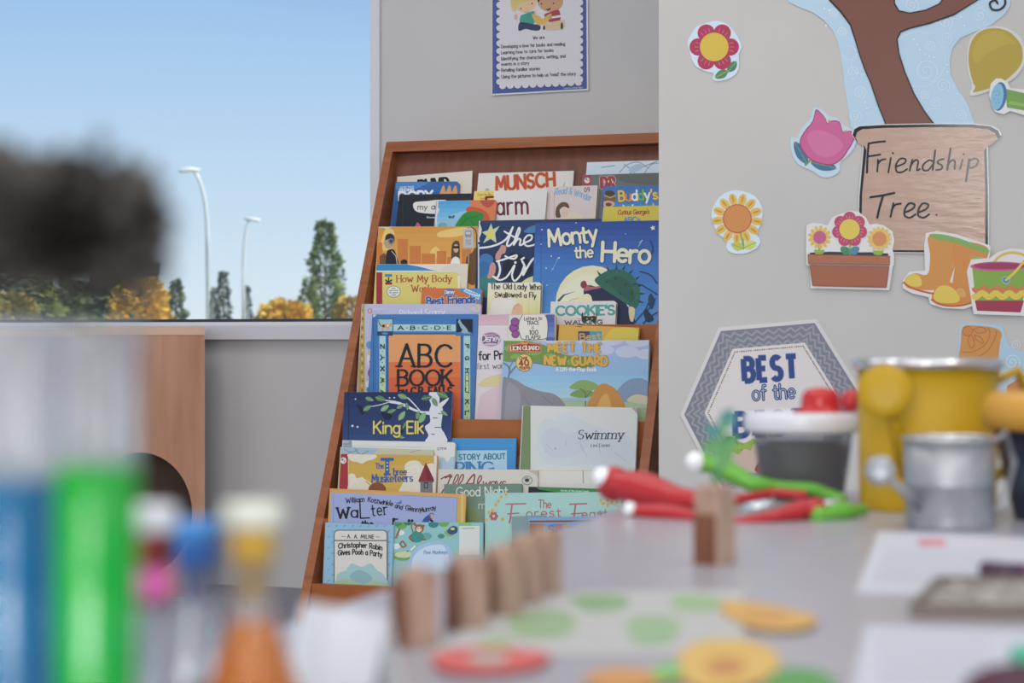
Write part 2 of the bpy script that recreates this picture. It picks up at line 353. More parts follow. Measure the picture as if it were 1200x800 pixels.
# window: frame, dark gasket, pane, sill
mb = MB()
wbox(mb, T_J-.018, T_J+.004, ZG-.01, ZHEAD, -.012, .06, frame_m)
wbox(mb, T_L, T_L+.05, ZG-.01, ZHEAD, -.012, .06, frame_m)
wbox(mb, T_L, T_J+.004, ZHEAD-.05, ZHEAD, -.012, .06, frame_m)
wbox(mb, T_L, T_J-.018, ZS-.002, ZG-.004, -.004, .07, frame_m)
win = structure(mb, 'window_1')
mb = MB(); wbox(mb, T_L+.05, T_J-.018, ZG-.004, ZG+.0028, .012, .05, M('3A3C40', .5)); structure(mb, 'gasket', win)
mb = MB(); wbox(mb, T_L+.05, T_J-.018, ZG, ZHEAD-.05, .030, .034, glassy('window_glass', (.97, .985, .99, 1), .02)); structure(mb, 'pane', win)
mb = MB(); wbox(mb, T_L, T_J+.006, ZS-.001, ZG-.012, -.03, -.004, sill_m); structure(mb, 'window_sill', win)
# partition with the wall decorations, its end cut along the sight line of the corner
YP = 3.40
xe = (772-600)/FPX
mb = MB()
a, b_ = V((xe*YP, YP, 0)), V((xe*(YP+.06)+.001, YP+.06, 0)); c, d = V((2.0, YP+.06, 0)), V((2.0, YP, 0))
mb.prism([p for p in (a, b_, c, d)], V((0, 0, ZCEIL)), wall_m2)
structure(mb, 'wall_right')
# ------------------------------------------------------------------ the sloping display case
zl = [0]*6
zl[2] = hit(757, 380, case(0, 0, 0), nF).z; zl[3] = hit(570, 491.5, case(0, 0, 0), nF).z; zl[5] = hit(372, 684, case(0, 0, 0), nF).z
zl[4] = hit(557, 613, case(0, 0, 0), nF).z; zl[1] = zl[2]+(zl[2]-zl[3])
SLOT = .058; DEEP = .056; LT = .012
RT = [0, .27, .14, .14, .14, .10]
DP = [0, DEEP, DEEP, DEEP, DEEP, .045]
case_o = thing('book_display_case', 'tall reddish wooden display case with sloping sides holding rows of picture books', 'bookcase', case(CW/2, CB/2, 0))
def side(w0):
    m_ = MB(); pts = [case(w0, b, z) for b, z in ((0, 0), (KS*ZTOP, ZTOP), (CB, ZTOP), (CB, 0))]
    m_.prism(pts, W_*CT, wood_m); return m_.build('side_panel', case_o)
side(-CT); side(CW)
mb = MB()
mb.prism([case(0, b, z) for b, z in ((KS*(ZTOP-.022), ZTOP-.022), (KS*ZTOP, ZTOP), (CB, ZTOP), (CB, ZTOP-.022))], W_*CW, wood_m)
mb.build('top_board', case_o)
mb = MB(); mb.box(case(CW/2, CB-.005, ZTOP/2), (CW, .008, ZTOP-.03), wood_in, W_, B_, Z_); mb.build('back_panel', case_o)
TIER = {}
for k in range(1, 6):
    zt = zl[k]; zf = zt-SLOT; bf = KS*zt
    if k == 5: z0 = 0.0
    else: z0 = zf-.01
    mb = MB(); mb.box(case(CW/2, bf+LT/2, (zt+z0)/2), (CW, LT, zt-z0), wood_lip, W_, B_, Z_); mb.build('front_lip', case_o)
    mb = MB(); mb.box(case(CW/2, bf+LT+(DP[k]-LT+.012)/2, zf-.005), (CW, DP[k]-LT+.012, .010), wood_in, W_, B_, Z_); mb.build('tray_floor', case_o)
    r = RT[k]; zt2 = (zl[k-1]-SLOT-.011) if k > 1 else ZTOP-.023; h = zt2-zf
    mb = MB(); mb.prism([case(0, bf+DP[k]+r*q, zf+q) for q in (0, h)]+[case(0, bf+DP[k]+r*q+.006, zf+q) for q in (h, 0)], W_*CW, wood_in)
    mb.build('tray_back', case_o)
    n = (Z_*r-B_).normalized()
    TIER[k] = (case(0, bf+DP[k], zf), n, (B_*r+Z_).normalized(), zf)
# ------------------------------------------------------------------ books
page_m = noisy('page_edges', 'E9E2D2', 'F4EFE3', (1, 1, 90), 30, .8, 2)
def rounded(x0, y0, x1, y1, r, n=5, which=(1, 1, 1, 1)):
    """outline with y down; corners top-left, top-right, bottom-right, bottom-left"""
    out = []
    for (cx, cy, a0, on, X, Y) in ((x0+r, y0+r, 180, which[0], x0, y0), (x1-r, y0+r, 270, which[1], x1, y0), (x1-r, y1-r, 0, which[2], x1, y1), (x0+r, y1-r, 90, which[3], x0, y1)):
        if not on or r <= 0: out.append((X, Y)); continue
        for i in range(n+1):
            a = math.radians(a0+90*i/n); out.append((cx+r*math.cos(a), cy+r*math.sin(a)))
    return out
def book(name, label, group, k, TL, TR, off, t, base, art=None, r=0.0, edge='page', spine=None, tc=.0014, which=(0, 1, 1, 0), top=None):
    off *= .78; t *= .78
    P0, n, up, zf = TIER[k]; P = P0 + n*off
    A, B = hit(TL[0], TL[1], P, n), hit(TR[0], TR[1], P, n)
    e1 = (B-A).normalized(); e2 = n.cross(e1)
    w = (B-A).length; h = (min(A.z, B.z)-zf-.0012)/e2.z
    if e1.z < 0: h = (A.z + e1.z*w - zf-.0012)/e2.z
    def L(x, y, d=0.0): return A + e1*x - e2*y - n*d
    root = thing(name, label, 'book', L(w/2, h, t/2), group)
    bm_ = M(base, .42) if isinstance(base, str) else base
    out = top(w, h) if top else rounded(0, 0, w, h, r, 5, which)
    m_ = MB(); m_.prism([L(x, y) for x, y in out], -n*tc, bm_)
    ins = [(min(max(x, .0004), w-.0004), min(max(y, .0004), h-.0004)) for x, y in out]
    clip = [px(L(x, y)) for x, y in (ins if not top else [(.0006, .0012), (w-.0006, .0030), (w-.0004, h), (.0004, h)])]
    if art: art(Art(m_, P, n, clip))
    m_.build('cover', root)
    pm = page_m if edge == 'page' else (M(edge, .5) if isinstance(edge, str) else edge)
    i_ = .0008; m_ = MB(); po = rounded(.0012, i_*1.5, w-i_, h-i_, r*.96, 5, which)
    m_.prism([L(x, y, tc) for x, y in po], -n*(t-2*tc), pm); m_.build('page_block', root)
    m_ = MB(); m_.prism([L(x, y, t-tc) for x, y in out], -n*tc, bm_); m_.build('back_cover', root)
    sm_ = M(spine, .45) if spine else bm_
    m_ = MB(); m_.prism([L(x, y) for x, y in ((-.001, .0), (.0, .0), (.0, h), (-.001, h))], -n*t, sm_); m_.build('spine', root)
    return root
T1, T2, T3, T4, T5 = ('picture books on the top tier', 'picture books on the second tier', 'picture books on the middle tier', 'picture books on the fourth tier', 'picture books on the bottom tier')
# ---- top tier
def a_bump(a):
    a.text('BUMP', 492, 226.5, 526, 223, 15, 3.4, '17181C', .16, contrast=.75)
book('picture_book', 'cream picture book with big black capitals, rearmost of the top row beside the side panel', T1, 1, (466, 207), (553.5, 200), .012, .006, 'DDD3C2', a_bump)
def a_dory(a):
    a.grad(460, 212, 545, 275, '2C66A8', '2E4C86', 8)
    a.poly([(464, 214), (500, 213), (490, 220), (470, 226)], '3F86C4', True)
    for x in (519, 526, 533): a.poly([(x-4, 230), (x-2, 222), (x+1, 217), (x+3, 224), (x+4, 230)], 'D79A58', True)
    a.text('DISNEY PIXAR', 469, 220.4, 485, 219.6, 1.8, .35, 'C8D6EA', .14)
    a.text('FINDING', 468.5, 224.2, 485, 223.6, 3, .9, 'D5DEEE', .12)
    a.text('DORY', 468, 235, 507, 233.5, 10, 2.8, 'E6E8F0', .12)
book('picture_book', 'glossy blue board book with orange flames at its rounded corner, behind the black book', T1, 1, (464, 213), (538, 212.5), .028, .013, '2E5FA0', a_dory, .007, 'B9B2A6')
def a_black(a):
    a.poly([(486, 237), (500, 235.5), (515, 234), (524, 236), (522, 250), (508, 250.5), (490, 248.5), (484.5, 243)], 'E4DFD6', True)
    a.text('my ar', 489.5, 245.5, 513, 245, 6.2, .9, '23262C', .2, shear=.1)
    a.text('flowers', 500, 255.5, 512, 255.5, 2, .5, 'C9CCD2', .15)
    a.poly([(486, 266), (489, 260), (492, 263), (494, 267)], 'C8567E')
    a.line([(472, 229), (472, 275)], .7, '2E3746')
book('picture_book', 'matt black picture book with a white speech bubble', T1, 1, (468.5, 228), (552.5, 226.5), .036, .007, '1B222D', a_black)
def a_leaf(a):
    a.grad(510, 234, 552, 275, '3FA3DB', 'A9D5E8', 8)
    a.poly([(551.5, 232), (590, 232), (590, 275), (549, 275)], 'DE7A3C')
    a.poly([(524, 262), (532, 251), (545, 247), (556, 246), (545, 258), (530, 266)], '8CC3DC', True)
    a.poly([(563, 234), (580, 234), (575, 242), (568, 242)], 'C04A42', True)
    a.poly([(546, 246), (553, 242), (566, 246), (573, 253), (572, 262), (560, 262)], 'CE5326', True)
    a.poly([(532, 268), (540, 254), (548, 248), (558, 247.5), (567, 252), (562, 262), (548, 272), (536, 274)], '1E8A2A', True)
    a.line([(535, 268), (548, 256), (560, 253)], .7, '126019'); a.line([(545, 259), (545, 252)], .5, '126019'); a.line([(551, 258), (556, 263)], .5, '126019')
    a.text('leaf', 526, 255.5, 532.5, 255.5, 3.2, .7, '1C3038', .1)
    a.poly([(510, 234), (514, 234), (513.2, 242), (515, 246), (512.5, 252), (511.5, 268), (510, 268)], 'D9DAD6')
    a.poly([(514, 263), (518, 260.5), (523, 262), (524, 268), (514, 268)], '6FA8B8', True)
book('board_book', 'small board book with a big green leaf on blue and orange', T1, 1, (512, 235.3), (582, 234), .056, .012, 'DE7A3C', a_leaf, .006, '9FB9C2', '5FA9D6')
def a_munsch(a):
    a.text('MUNSCH', 582, 223, 650, 217.5, 15.5, 3.2, 'C2472E', .2, outline='E0A948', under=.55, shear=.03)
    a.oval(571, 222.5, 2.4, 2.2, 'BFA79A'); a.line([(662, 214), (660, 219)], .6, '77736E')
book('picture_book', 'white picture book with tall red capitals outlined in gold', T1, 1, (561.5, 203), (672.5, 200), .0105, .008, 'DDD8D0', a_munsch, edge='C98338')
def a_farm(a):
    a.rect(556, 223, 578.8, 240, 'E3CE4A')
    a.text('Touch the Blue', 559.5, 229.3, 576.5, 229, 2.6, .45, 'C27A3A', .16)
    a.text('Feathers', 563, 233.6, 573.5, 233.4, 2.4, .45, 'C27A3A', .16)
    a.text('Farm', 570.5, 252, 618.5, 250, 21, 2.6, '6B2234', .26)
book('board_book', 'thick white board book with thin maroon lettering and a yellow corner tab', T1, 1, (556.5, 224), (641.5, 222), .043, .014, 'E0DCD6', a_farm, .005, 'C9BEAF')
def a_rose(a):
    a.grad(636, 216, 704, 275, 'D9CAC6', 'DDCFC4', 5)
    a.oval(672, 258, 12, 9, 'E6D6B4'); a.oval(662, 250, 4, 4.5, 'E4C3A8'); a.poly([(651, 252), (652, 243), (658, 237), (665, 238), (667, 244), (661, 242), (656, 246), (657, 254), (653, 255)], '6A4A34', True)
    a.text('Read & Wonder', 650, 228.5, 692, 236.5, 8, 1.0, '7FA9CF', .14, arc=4, wob=.15)
    a.text('09', 685, 225, 691, 224.6, 5.2, .8, '33333A', .3)
    a.line([(649.5, 226), (649.5, 262)], .6, 'B7A39A')
book('picture_book', 'pale pink picture book with light blue script and brown-haired figure', T1, 1, (642, 219), (700.5, 217), .0285, .0145, 'D9CBC7', a_rose, .002, 'BFB83E')
def a_frost(a):
    a.grad(686, 187, 800, 212, 'D5DEE8', 'C4D6E4', 4)
    for p in ([(726, 202), (735, 193), (748, 190), (760, 197)], [(738, 203), (752, 196), (770, 189)], [(731, 192), (740, 199), (745, 204)], [(705, 196), (720, 194)], [(755, 203), (763, 193), (772, 191)]): a.line(p, 1.1, '7FA3BE', True)
    a.oval(745, 197, 9, 4, 'A9C4D6', -20)
book('picture_book', 'frosty pale blue picture book, tallest on the top row', T1, 1, (688.5, 190), (800, 187), .007, .006, 'D2DDE8', a_frost)
def a_grey(a):
    a.rect(680, 200, 692.5, 240, 'B23A3E'); a.oval(688, 211.3, 3.3, 3.4, 'DAD6CF'); a.poly([(685.2, 210), (688, 208), (688, 211.5)], '3D86B5'); a.poly([(688, 211.5), (691, 209.5), (691, 212.5)], 'DDB13F')
    a.text('DR', 705, 219.5, 720, 219, 11.5, 4.0, 'A8383B', .3, outline='CFC6BE', under=.5, contrast=.8)
    for x, y in ((708.5, 213), (713, 212.6), (718, 213)): a.oval(x, y, .8, 1.7, 'CFC6BE')
    a.poly([(726, 203), (800, 201), (800, 216), (735, 214)], '5E6461', True)
book('picture_book', 'grey picture book with a red spine strip, just below the frosty blue one', T1, 1, (683.5, 205), (800, 201.5), .0138, .006, '6D716E', a_grey)
def a_buddy(a):
    a.grad(704, 216, 800, 262, '2F72B8', '4B93D0', 6)
    a.oval(714.5, 233, 7.5, 4.5, '8A5A34'); a.oval(714.5, 226.5, 6, 3.4, '4E3B26'); a.line([(709, 229), (715, 231.5), (721, 229)], 1.4, 'A9B04A'); a.oval(713, 239, 7.5, 4, 'C9B391'); a.oval(713.2, 239.5, 3.6, 2.2, '8A2F2A')
    a.line([(706.5, 220), (706.5, 260)], 1.6, '1F4C8A')
    a.text("Buddy's", 725.5, 235.5, 770.5, 233, 11.5, 2.5, 'E9C13C', .16, pal=['E9C13C', 'E58B34', 'EFEDE4', '74B347', 'EFEDE4', 'E9C13C', 'E9C13C'], outline='23457C', under=.5)
    a.text('World', 731, 249, 766, 247, 8.5, 1.8, 'E6E3DA', .16, pal=['E6E3DA', 'E58B34', 'E9C13C', '74B347', 'E9C13C'])
book('picture_book', 'bright blue picture book with yellow, white and green title letters', T1, 1, (707.5, 218.5), (800, 216), .022, .007, '2F72B8', a_buddy)
def a_curious(a):
    a.text("Curious George's", 724, 251.3, 760.5, 250.4, 5.2, .95, 'A83224', .1, shear=.16, wob=.1)
    a.text('ABCs', 731.5, 260.8, 750, 260.2, 6, 1.4, '4F8FC0', .16)
book('picture_book', 'plain yellow picture book with small red script title', T1, 1, (707.5, 242.5), (800, 240), .030, .006, 'D9C62B', a_curious)
# ---- second tier
def a_bus(a):
    a.grad(440, 264, 566, 312, 'D9962F', 'E4A445', 5)
    for p in ([(452, 268), (462, 272), (458, 292), (446, 290)], [(512, 274), (520, 270), (545, 266), (548, 272), (536, 277), (516, 278)], [(504, 296), (511, 289), (517, 297), (511, 302), (510, 309)]): a.poly(p, 'EAC468', True)
    for x0, y0, x1 in ((466, 280, 478), (480, 288, 493), (494, 297, 510), (512, 294, 523), (524, 301, 530), (442, 284, 448), (541, 292, 552)): a.rect(x0, y0, x1, 312, 'CF7A2C')
    a.poly([(445, 300), (450, 296), (455, 302), (455, 312), (445, 312)], '6C5136'); a.poly([(546, 304), (553, 296), (558, 292), (558, 330), (548, 330)], '6E4A28', True)
    a.poly([(453, 296), (457, 292), (462, 293), (465, 301), (466.5, 312), (453, 312)], '22242C', True); a.line([(459, 294), (464, 300), (465.5, 310)], .7, 'D8D6D0')
    a.poly([(449.5, 285), (452, 279), (457, 277.5), (461, 281), (460, 288), (456, 291), (452, 290), (451, 287)], 'B99B77', True); a.poly([(451.5, 281), (453, 275), (458, 273.5), (462, 277), (461.5, 284), (457, 280)], '33312E', True); a.oval(458.3, 282.5, 3.4, 3.6, '6E7C8C'); a.oval(458.3, 282.5, 1.8, 2, '39424E')
    a.oval(473.5, 307, 4, 3.2, '2B2724')
    a.poly([(529, 303), (529.5, 288), (532, 283), (536, 282), (538.6, 286), (538.3, 304), (534, 300)], '5B4631', True); a.oval(534.3, 291, 3, 5, 'D2A884'); a.rect(531, 288.2, 538, 291, '1E1C1D'); a.poly([(528, 312), (530, 303), (534, 301), (538, 303), (538.5, 312)], 'E6E3DD', True)
    a.rect(548.5, 290, 549.8, 312, '8D938A'); a.poly([(542.5, 268.5), (554, 266.5), (555.5, 290.5), (543, 290)], 'BDBDBB'); a.poly(rounded(545, 270, 552.5, 277.5, 1.6), '8E8F90'); a.poly(rounded(546, 271.5, 551.5, 274.5, .6), 'C9C9C7'); a.rect(546, 277, 547.3, 278.6, '8E8F90'); a.rect(550.2, 277, 551.5, 278.6, '8E8F90')
    a.text('BUS', 546, 283.2, 552, 283, 2.2, .5, '8E8F90', .2); a.text('STOP', 545.8, 286.8, 552.2, 286.6, 2.2, .5, '8E8F90', .2)
    a.poly([(444, 264), (470, 264), (457, 266.5), (452, 268), (448, 266.5), (443, 267)], 'D8D3CC'); a.line([(552, 265.5), (557, 269), (558.5, 275), (558.5, 330)], 1.1, '2A3A50')
book('picture_book', 'worn orange picture book of a city skyline with two people waiting at a bus stop', T2, 2, (444, 265.5), (561, 265), .012, .009, 'D9A04A', a_bus, .006, '4A4A4C')
def a_tiny(a):
    a.grad(556, 255, 710, 345, '2A3E66', '1E3050', 6)
    a.poly([(563, 300), (570, 297), (577, 301), (577, 308), (568, 311), (562, 309)], '3A78AE', True); a.poly([(563, 308), (574, 311), (580, 325), (580, 345), (561, 345)], '2F6FA4', True); a.poly([(614, 272), (620, 266), (630, 264), (630, 272)], '3D7FB0', True)
    a.poly([(561, 330), (570, 322), (580, 326), (582, 345), (561, 345)], '35807A', True); a.poly([(612, 330), (620, 325), (630, 323), (630, 332), (612, 333)], 'D5D89A', True)
    a.poly([(590, 310), (600, 296), (616, 302), (624, 316), (610, 326), (592, 325)], '1B2438', True)
    a.poly([(565, 272), (572, 270), (575.5, 262), (577.5, 269), (585, 265), (580, 273), (581.5, 284), (575, 279.5), (566.5, 284.5), (570.5, 276.5)], 'DFCF63'); a.line([(565, 272), (572, 270), (575.5, 262), (577.5, 269), (585, 265), (580, 273), (581.5, 284), (575, 279.5), (566.5, 284.5), (570.5, 276.5)], .7, '6FC0DC', closed=True)
    for p in ([(581, 298), (585, 292), (588, 287), (593, 289), (592, 296), (588, 298), (586, 303), (581, 304)], [(573, 318), (574, 311), (578, 307), (581, 312), (580, 320), (575, 326), (571, 325)]): a.poly(p, 'CE8F83', True)
    w_ = 'E6E6E2'
    a.line([(561.5, 290.5), (574, 289), (586, 285), (594, 279), (599, 270), (601, 266)], 2.3, w_, True); a.line([(601, 266), (597, 277), (594, 287), (597, 288)], 2.3, w_, True); a.line([(591, 271), (603, 278)], 2.0, w_, True)
    a.line([(597, 288), (604, 281), (609, 271), (608, 267), (604, 278), (602, 287)], 2.1, w_, True); a.line([(602, 287), (607, 280), (610, 281), (609, 287), (613, 286)], 2.1, w_, True)
    a.line([(613, 285), (622, 281), (623, 276), (618, 276), (614, 282), (617, 288), (625, 287), (630, 284)], 2.1, w_, True)
    a.line([(582, 306), (590, 304), (605, 299), (603, 303), (596, 302), (592, 300)], 2.2, w_, True); a.line([(584, 306), (586, 316), (583, 325), (578, 324)], 2.6, w_, True); a.line([(578, 324), (585, 328), (593, 325), (599, 317), (603, 311), (600, 322), (603, 329), (610, 322), (614, 312)], 2.2, w_, True)
    a.oval(604, 307.5, 1.6, 1.6, w_); a.line([(612, 306), (615, 313), (613, 322), (618, 313), (624, 304), (630, 300)], 2.5, w_, True); a.line([(611, 304), (614, 302)], 2.4, w_)
    a.poly([(560, 256), (563.5, 256), (562.4, 262), (564.6, 268), (564, 274), (561.5, 279), (562.4, 283), (560, 284)], 'D3D2CE'); a.rect(560, 286, 561.6, 345, 'C9CDD0')
book('picture_book', 'dark navy picture book with flowing white script and a yellow star', T2, 2, (561, 258.5), (704, 256), .012, .009, '28406A', a_tiny)
def a_monty(a):
    a.grad(620, 255, 790, 318, '294C9A', '3E7CC4', 9); a.grad(620, 318, 790, 385, '3E7CC4', '4F92D2', 5)
    a.line([(634, 258), (634, 400)], .5, '2A4A86')
    for x, y, r_ in ((635, 269, .8), (646, 300, .7), (640, 314, .7), (655, 302, 1.0), (634, 286, .6), (733, 274, .5), (641, 334, .6), (648, 315, .5), (675, 261, .6)): a.oval(x, y, r_, r_, 'E6ECF4')
    a.poly([(764.3, 264), (765.6, 265.5), (767.8, 265), (766.6, 267), (767.6, 269), (765.2, 268.6), (763.6, 270), (763.6, 267.6), (761.8, 266.4), (763.8, 265.8)], 'EDE8C4')
    a.line([(652, 304), (655, 301), (646, 318)], .3, 'B7CDE6'); a.line([(749, 284), (753, 281), (748, 289)], .5, 'C2D5EA')
    a.oval(694, 355, 43, 44, 'E9E2B4'); a.oval(690, 358, 34, 36, 'EFEAC6')
    a.poly([(653, 352), (660, 345), (675, 341), (662, 346), (655, 354)], '37527C'); a.line([(668, 352), (680, 349), (676, 354)], 1.6, 'D8C98F', True)
    a.poly([(684, 340), (690, 334), (700, 336), (710, 332), (722, 342), (734, 356), (742, 382), (690, 382)], '25304E', True)
    a.poly([(676, 352), (688, 344), (694, 352), (690, 372), (676, 372)], 'E9E2B4', True)
    a.poly([(682, 330), (686, 329), (688, 333), (693, 336), (703, 335), (704, 337), (690, 340), (686, 341), (684, 337)], 'B9646A', True); a.oval(683.8, 333.5, 3.6, 4.3, '8E3A40')
    a.poly([(697, 329), (703, 322), (715, 316), (728, 316), (740, 322), (748, 334), (750, 346), (748, 357), (744, 361), (734, 356), (722, 348), (708, 339)], '2E6B58', True)
    a.poly([(712, 330), (722, 323), (735, 328), (743, 343), (741, 354), (726, 344)], '28604F', True)
    for x0, y0, x1, y1 in ((703, 322, 699, 316), (713, 317, 711, 311), (722, 315.5, 723, 309), (730, 316, 733, 310), (738, 320, 742, 315), (745, 327, 750, 323), (748, 335, 755, 333), (750, 344, 757, 344), (749, 353, 756, 355), (712, 331, 708, 327), (722, 328, 720, 323), (733, 335, 734, 329), (728, 345, 724, 342), (740, 345, 741, 339)):
        dx, dy = y1-y0, x0-x1; l_ = math.hypot(dx, dy); a.poly([(x0+dx/l_*1.3, y0+dy/l_*1.3), (x1, y1), (x0-dx/l_*1.3, y0-dy/l_*1.3)], '1F4D3F')
    a.poly([(737, 360), (744, 362), (742, 376), (738, 374)], 'D9CF9E', True)
    for p in ([(743, 379), (752, 368), (760, 362), (768, 350)], [(754, 379), (760, 372), (770, 366)], [(741, 333), (752, 334), (770, 345)], [(760, 371), (757, 362), (762, 352)], [(750, 318), (762, 322), (770, 332)], [(762, 282), (765, 290), (764, 297)]): a.line(p, 1.5, '25456E', True)
    a.poly([(754, 366), (757, 362), (761, 366), (766, 374), (758, 377)], '1E3556', True); a.poly([(760, 348), (763, 344), (767, 352), (764, 362), (760, 356)], '22406A', True)
    a.text('Monty', 643.5, 287.5, 700, 281.5, 19, 3.4, 'EBE3C2', .14, wob=.12, outline='24386A', under=.6)
    a.text('the', 674, 302, 695, 301, 13, 2.2, 'EBE3C2', .16, outline='24386A', under=.5)
    a.text('Hero', 705.5, 305.5, 761, 308, 22, 4.2, 'EBE3C2', .13, wob=.08, outline='24386A', under=.6)
book('picture_book', 'large blue picture book with cream title and a spiky green creature before a pale moon', T2, 2, (628, 261), (777, 258), .0235, .010, '2F56A4', a_monty, .003)
def a_body(a):
    a.rect(441, 308, 548, 317.5, '2F88C0'); a.rect(441, 317, 548, 318.6, 'E2DEC4')
    a.rect(441, 319, 448, 400, 'A82C40'); a.poly([(478, 310), (490, 312), (505, 316), (521, 318.5), (548, 319), (548, 309), (480, 308.5)], 'E3DACB'); a.poly([(516, 316), (528, 318), (538, 322), (540, 333), (547, 345), (548, 310), (530, 310)], 'DDD2BE', True)
    a.poly([(536, 323), (539, 323), (539, 345), (537, 345)], 'E6DFC8'); a.rect(451, 321, 459.5, 324, '2F88C0'); a.rect(451.5, 330.5, 459.5, 333.4, '8A2E3A'); a.line([(452, 328), (455, 330), (459, 328)], 1.6, '1F2024', True); a.line([(455.5, 325), (455.5, 329)], 1.3, '1F2024')
    a.text('How My Body', 465, 330.3, 529, 330, 7.6, 1.25, 'B23A3C', .2, contrast=.45, serif=True)
    a.text('Works', 482.5, 341.8, 511, 341.5, 7.6, 1.25, 'B23A3C', .2, contrast=.45, serif=True)
    p = []
    for i in range(36):
        an = math.radians(i*10); q = 1+(.1 if i % 2 else -.02); p.append((461.3+7.8*q*math.cos(an), 341.6+6.6*q*math.sin(an)))
    a.poly(p, '8F8B74'); a.oval(461.3, 341.6, 7.4, 6.2, 'E9E6DC')
    for i, t_ in enumerate(('Learn', 'science facts', 'with stickers', 'inside')): a.text(t_, 461.3-len(t_)*.42, 338.3+i*2.6, 461.3+len(t_)*.42, 338.2+i*2.6, 1.5, .3, '6A6A66', .12)
book('picture_book', 'yellow picture book with a torn blue top edge and red serif title', T2, 2, (441, 309.5), (548.5, 309), .0215, .006, 'DCCF66', a_body)
def a_friend(a):
    a.poly([(533, 336), (570, 336), (570, 362), (562, 355)], '3C96CE'); a.poly([(543, 341), (546, 338), (563, 345), (561, 351)], 'D5E3EC'); a.text('Padded', 545.5, 341.8, 560.5, 345.6, 1.9, .5, '3C96CE', .12); a.text('Storybook', 545.5, 344.8, 561, 349.2, 1.9, .5, '3C96CE', .12)
    a.oval(526.5, 342.5, 6.8, 4.4, '35508E'); a.oval(526.5, 342, 6, 3.4, '5F7DB4'); a.text('Disney', 521, 344.2, 532.5, 343.6, 3.8, .7, 'E4E8F0', .1, shear=.15)
    a.text('Best Friends', 500.5, 356.8, 557, 354.2, 8.4, 2.1, '2C62A8', .14, outline='E7DCD2', under=.45)
book('board_book', 'small orange padded board book with a blue corner band', T2, 2, (495, 337.5), (565, 338), .0345, .012, 'D8702E', a_friend, .007, 'C96A30', which=(1, 1, 1, 1))
def a_old(a):
    a.grad(570, 329, 640, 372, 'E6E1CC', 'E2D888', 7)
    for x in (580, 590, 600, 612, 620, 629): a.line([(x, 346), (x-.5, 372)], .35, 'CFC38C')
    a.poly([(574, 362), (578, 352), (590, 348.5), (602, 350), (608, 358), (610, 372), (574, 372)], 'E7DFD3', True); a.poly([(600, 372), (601, 361), (607, 355), (612, 360), (611, 372)], 'E2B58C', True); a.line([(602, 362), (604, 358), (608, 357)], .6, 'B37A52', True)
    a.text('The Old Lady Who', 575, 338.5, 633.5, 339.3, 6.4, 1.15, '2C2A2B', .22, contrast=.6, wob=.1)
    a.text('Swallowed a Fly', 580, 348, 628, 348.6, 6, 1.1, '2C2A2B', .22, contrast=.6, wob=.25)
book('board_book', 'small pale yellow board book with black crooked title and rounded corners', T2, 2, (572.5, 331.5), (634, 330.5), .044, .0165, 'E3DEC2', a_old, .006, 'C2B49C')
def a_cookie(a):
    a.text("COOKIE'S", 652, 369.3, 720, 368.3, 10.5, 3.0, '4FA69A', .14, contrast=.75)
    a.poly([(683, 378), (682, 366), (687, 370), (695, 370), (699.5, 366.5), (699, 374), (697, 378)], '33322F', True); a.poly([(683.8, 370.5), (682.8, 366.8), (686.4, 370)], 'D9A58A'); a.poly([(695.6, 370), (699, 367), (698.4, 371)], 'D9A58A'); a.oval(688, 373.3, 1.2, .9, '9DB053'); a.oval(693.8, 373.3, 1.2, .9, '9DB053'); a.poly([(686, 378), (688, 375.5), (693, 375.5), (696, 378)], 'E2DDD6', True)
    a.text('WALKING', 662, 380, 706, 379.5, 4.4, 1.2, '3E5A56', .2)
    a.line([(675, 376), (682, 375)], .5, '8A857C'); a.line([(676, 373), (682, 374)], .5, '8A857C'); a.line([(699, 374.6), (707, 374)], .5, '8A857C')
book('board_book', 'white board book with chunky teal capitals above a black cat', T2, 2, (646, 353.3), (722, 352.3), .040, .0145, 'E2DBD6', a_cookie, .006, 'B5A79B')
# ---- middle tier
def a_lav(a):
    a.rect(420, 352, 427.4, 520, 'B79A46')
    for i in range(26): a.oval(424.5+1.6*((i*37 % 7)/7-.5), 358+i*5.2, 1.3, 1.6, '8A6E2C' if i % 2 else 'D2B765')
    a.oval(433.3, 364, 2.8, 3, 'C98A78'); a.text('A', 432.3, 365.5, 434.6, 365.5, 3, .6, 'E6D6C6', .1)
    a.text('Little Book', 438, 363.4, 449, 363, 2.2, .5, 'D6D4E2', .12); a.text('of', 442, 366.6, 445, 366.6, 2.2, .5, 'D6D4E2', .12)
    a.text('Richard Scarry', 468.5, 370.6, 521, 368.8, 7.2, 1.1, 'DCDCE8', .18, serif=True)
    a.oval(433, 404, 4, 4.4, '5D93C4'); a.oval(434, 421, 4.2, 10, 'DDD6CF'); a.poly([(431, 411), (437, 411), (437, 416), (431, 416)], 'E0B84C'); a.oval(434, 437, 3, 5, 'B44A52'); a.oval(433, 450, 4.5, 5, 'D8D5D6'); a.oval(433, 456, 3.6, 3, '4F87B6'); a.oval(434, 424, 1.6, 1.2, 'B8664E')
    a.poly([(549, 357), (556, 355), (563, 358), (561, 366), (552, 364)], 'C6C0C4', True); a.line([(550, 360), (556, 358), (560, 363)], .7, 'A79FA6', True)
book('picture_book', 'lavender picture book with a gold patterned spine strip', T3, 3, (424.5, 356), (564, 356), .012, .006, 'B9B9D2', a_lav, .004)
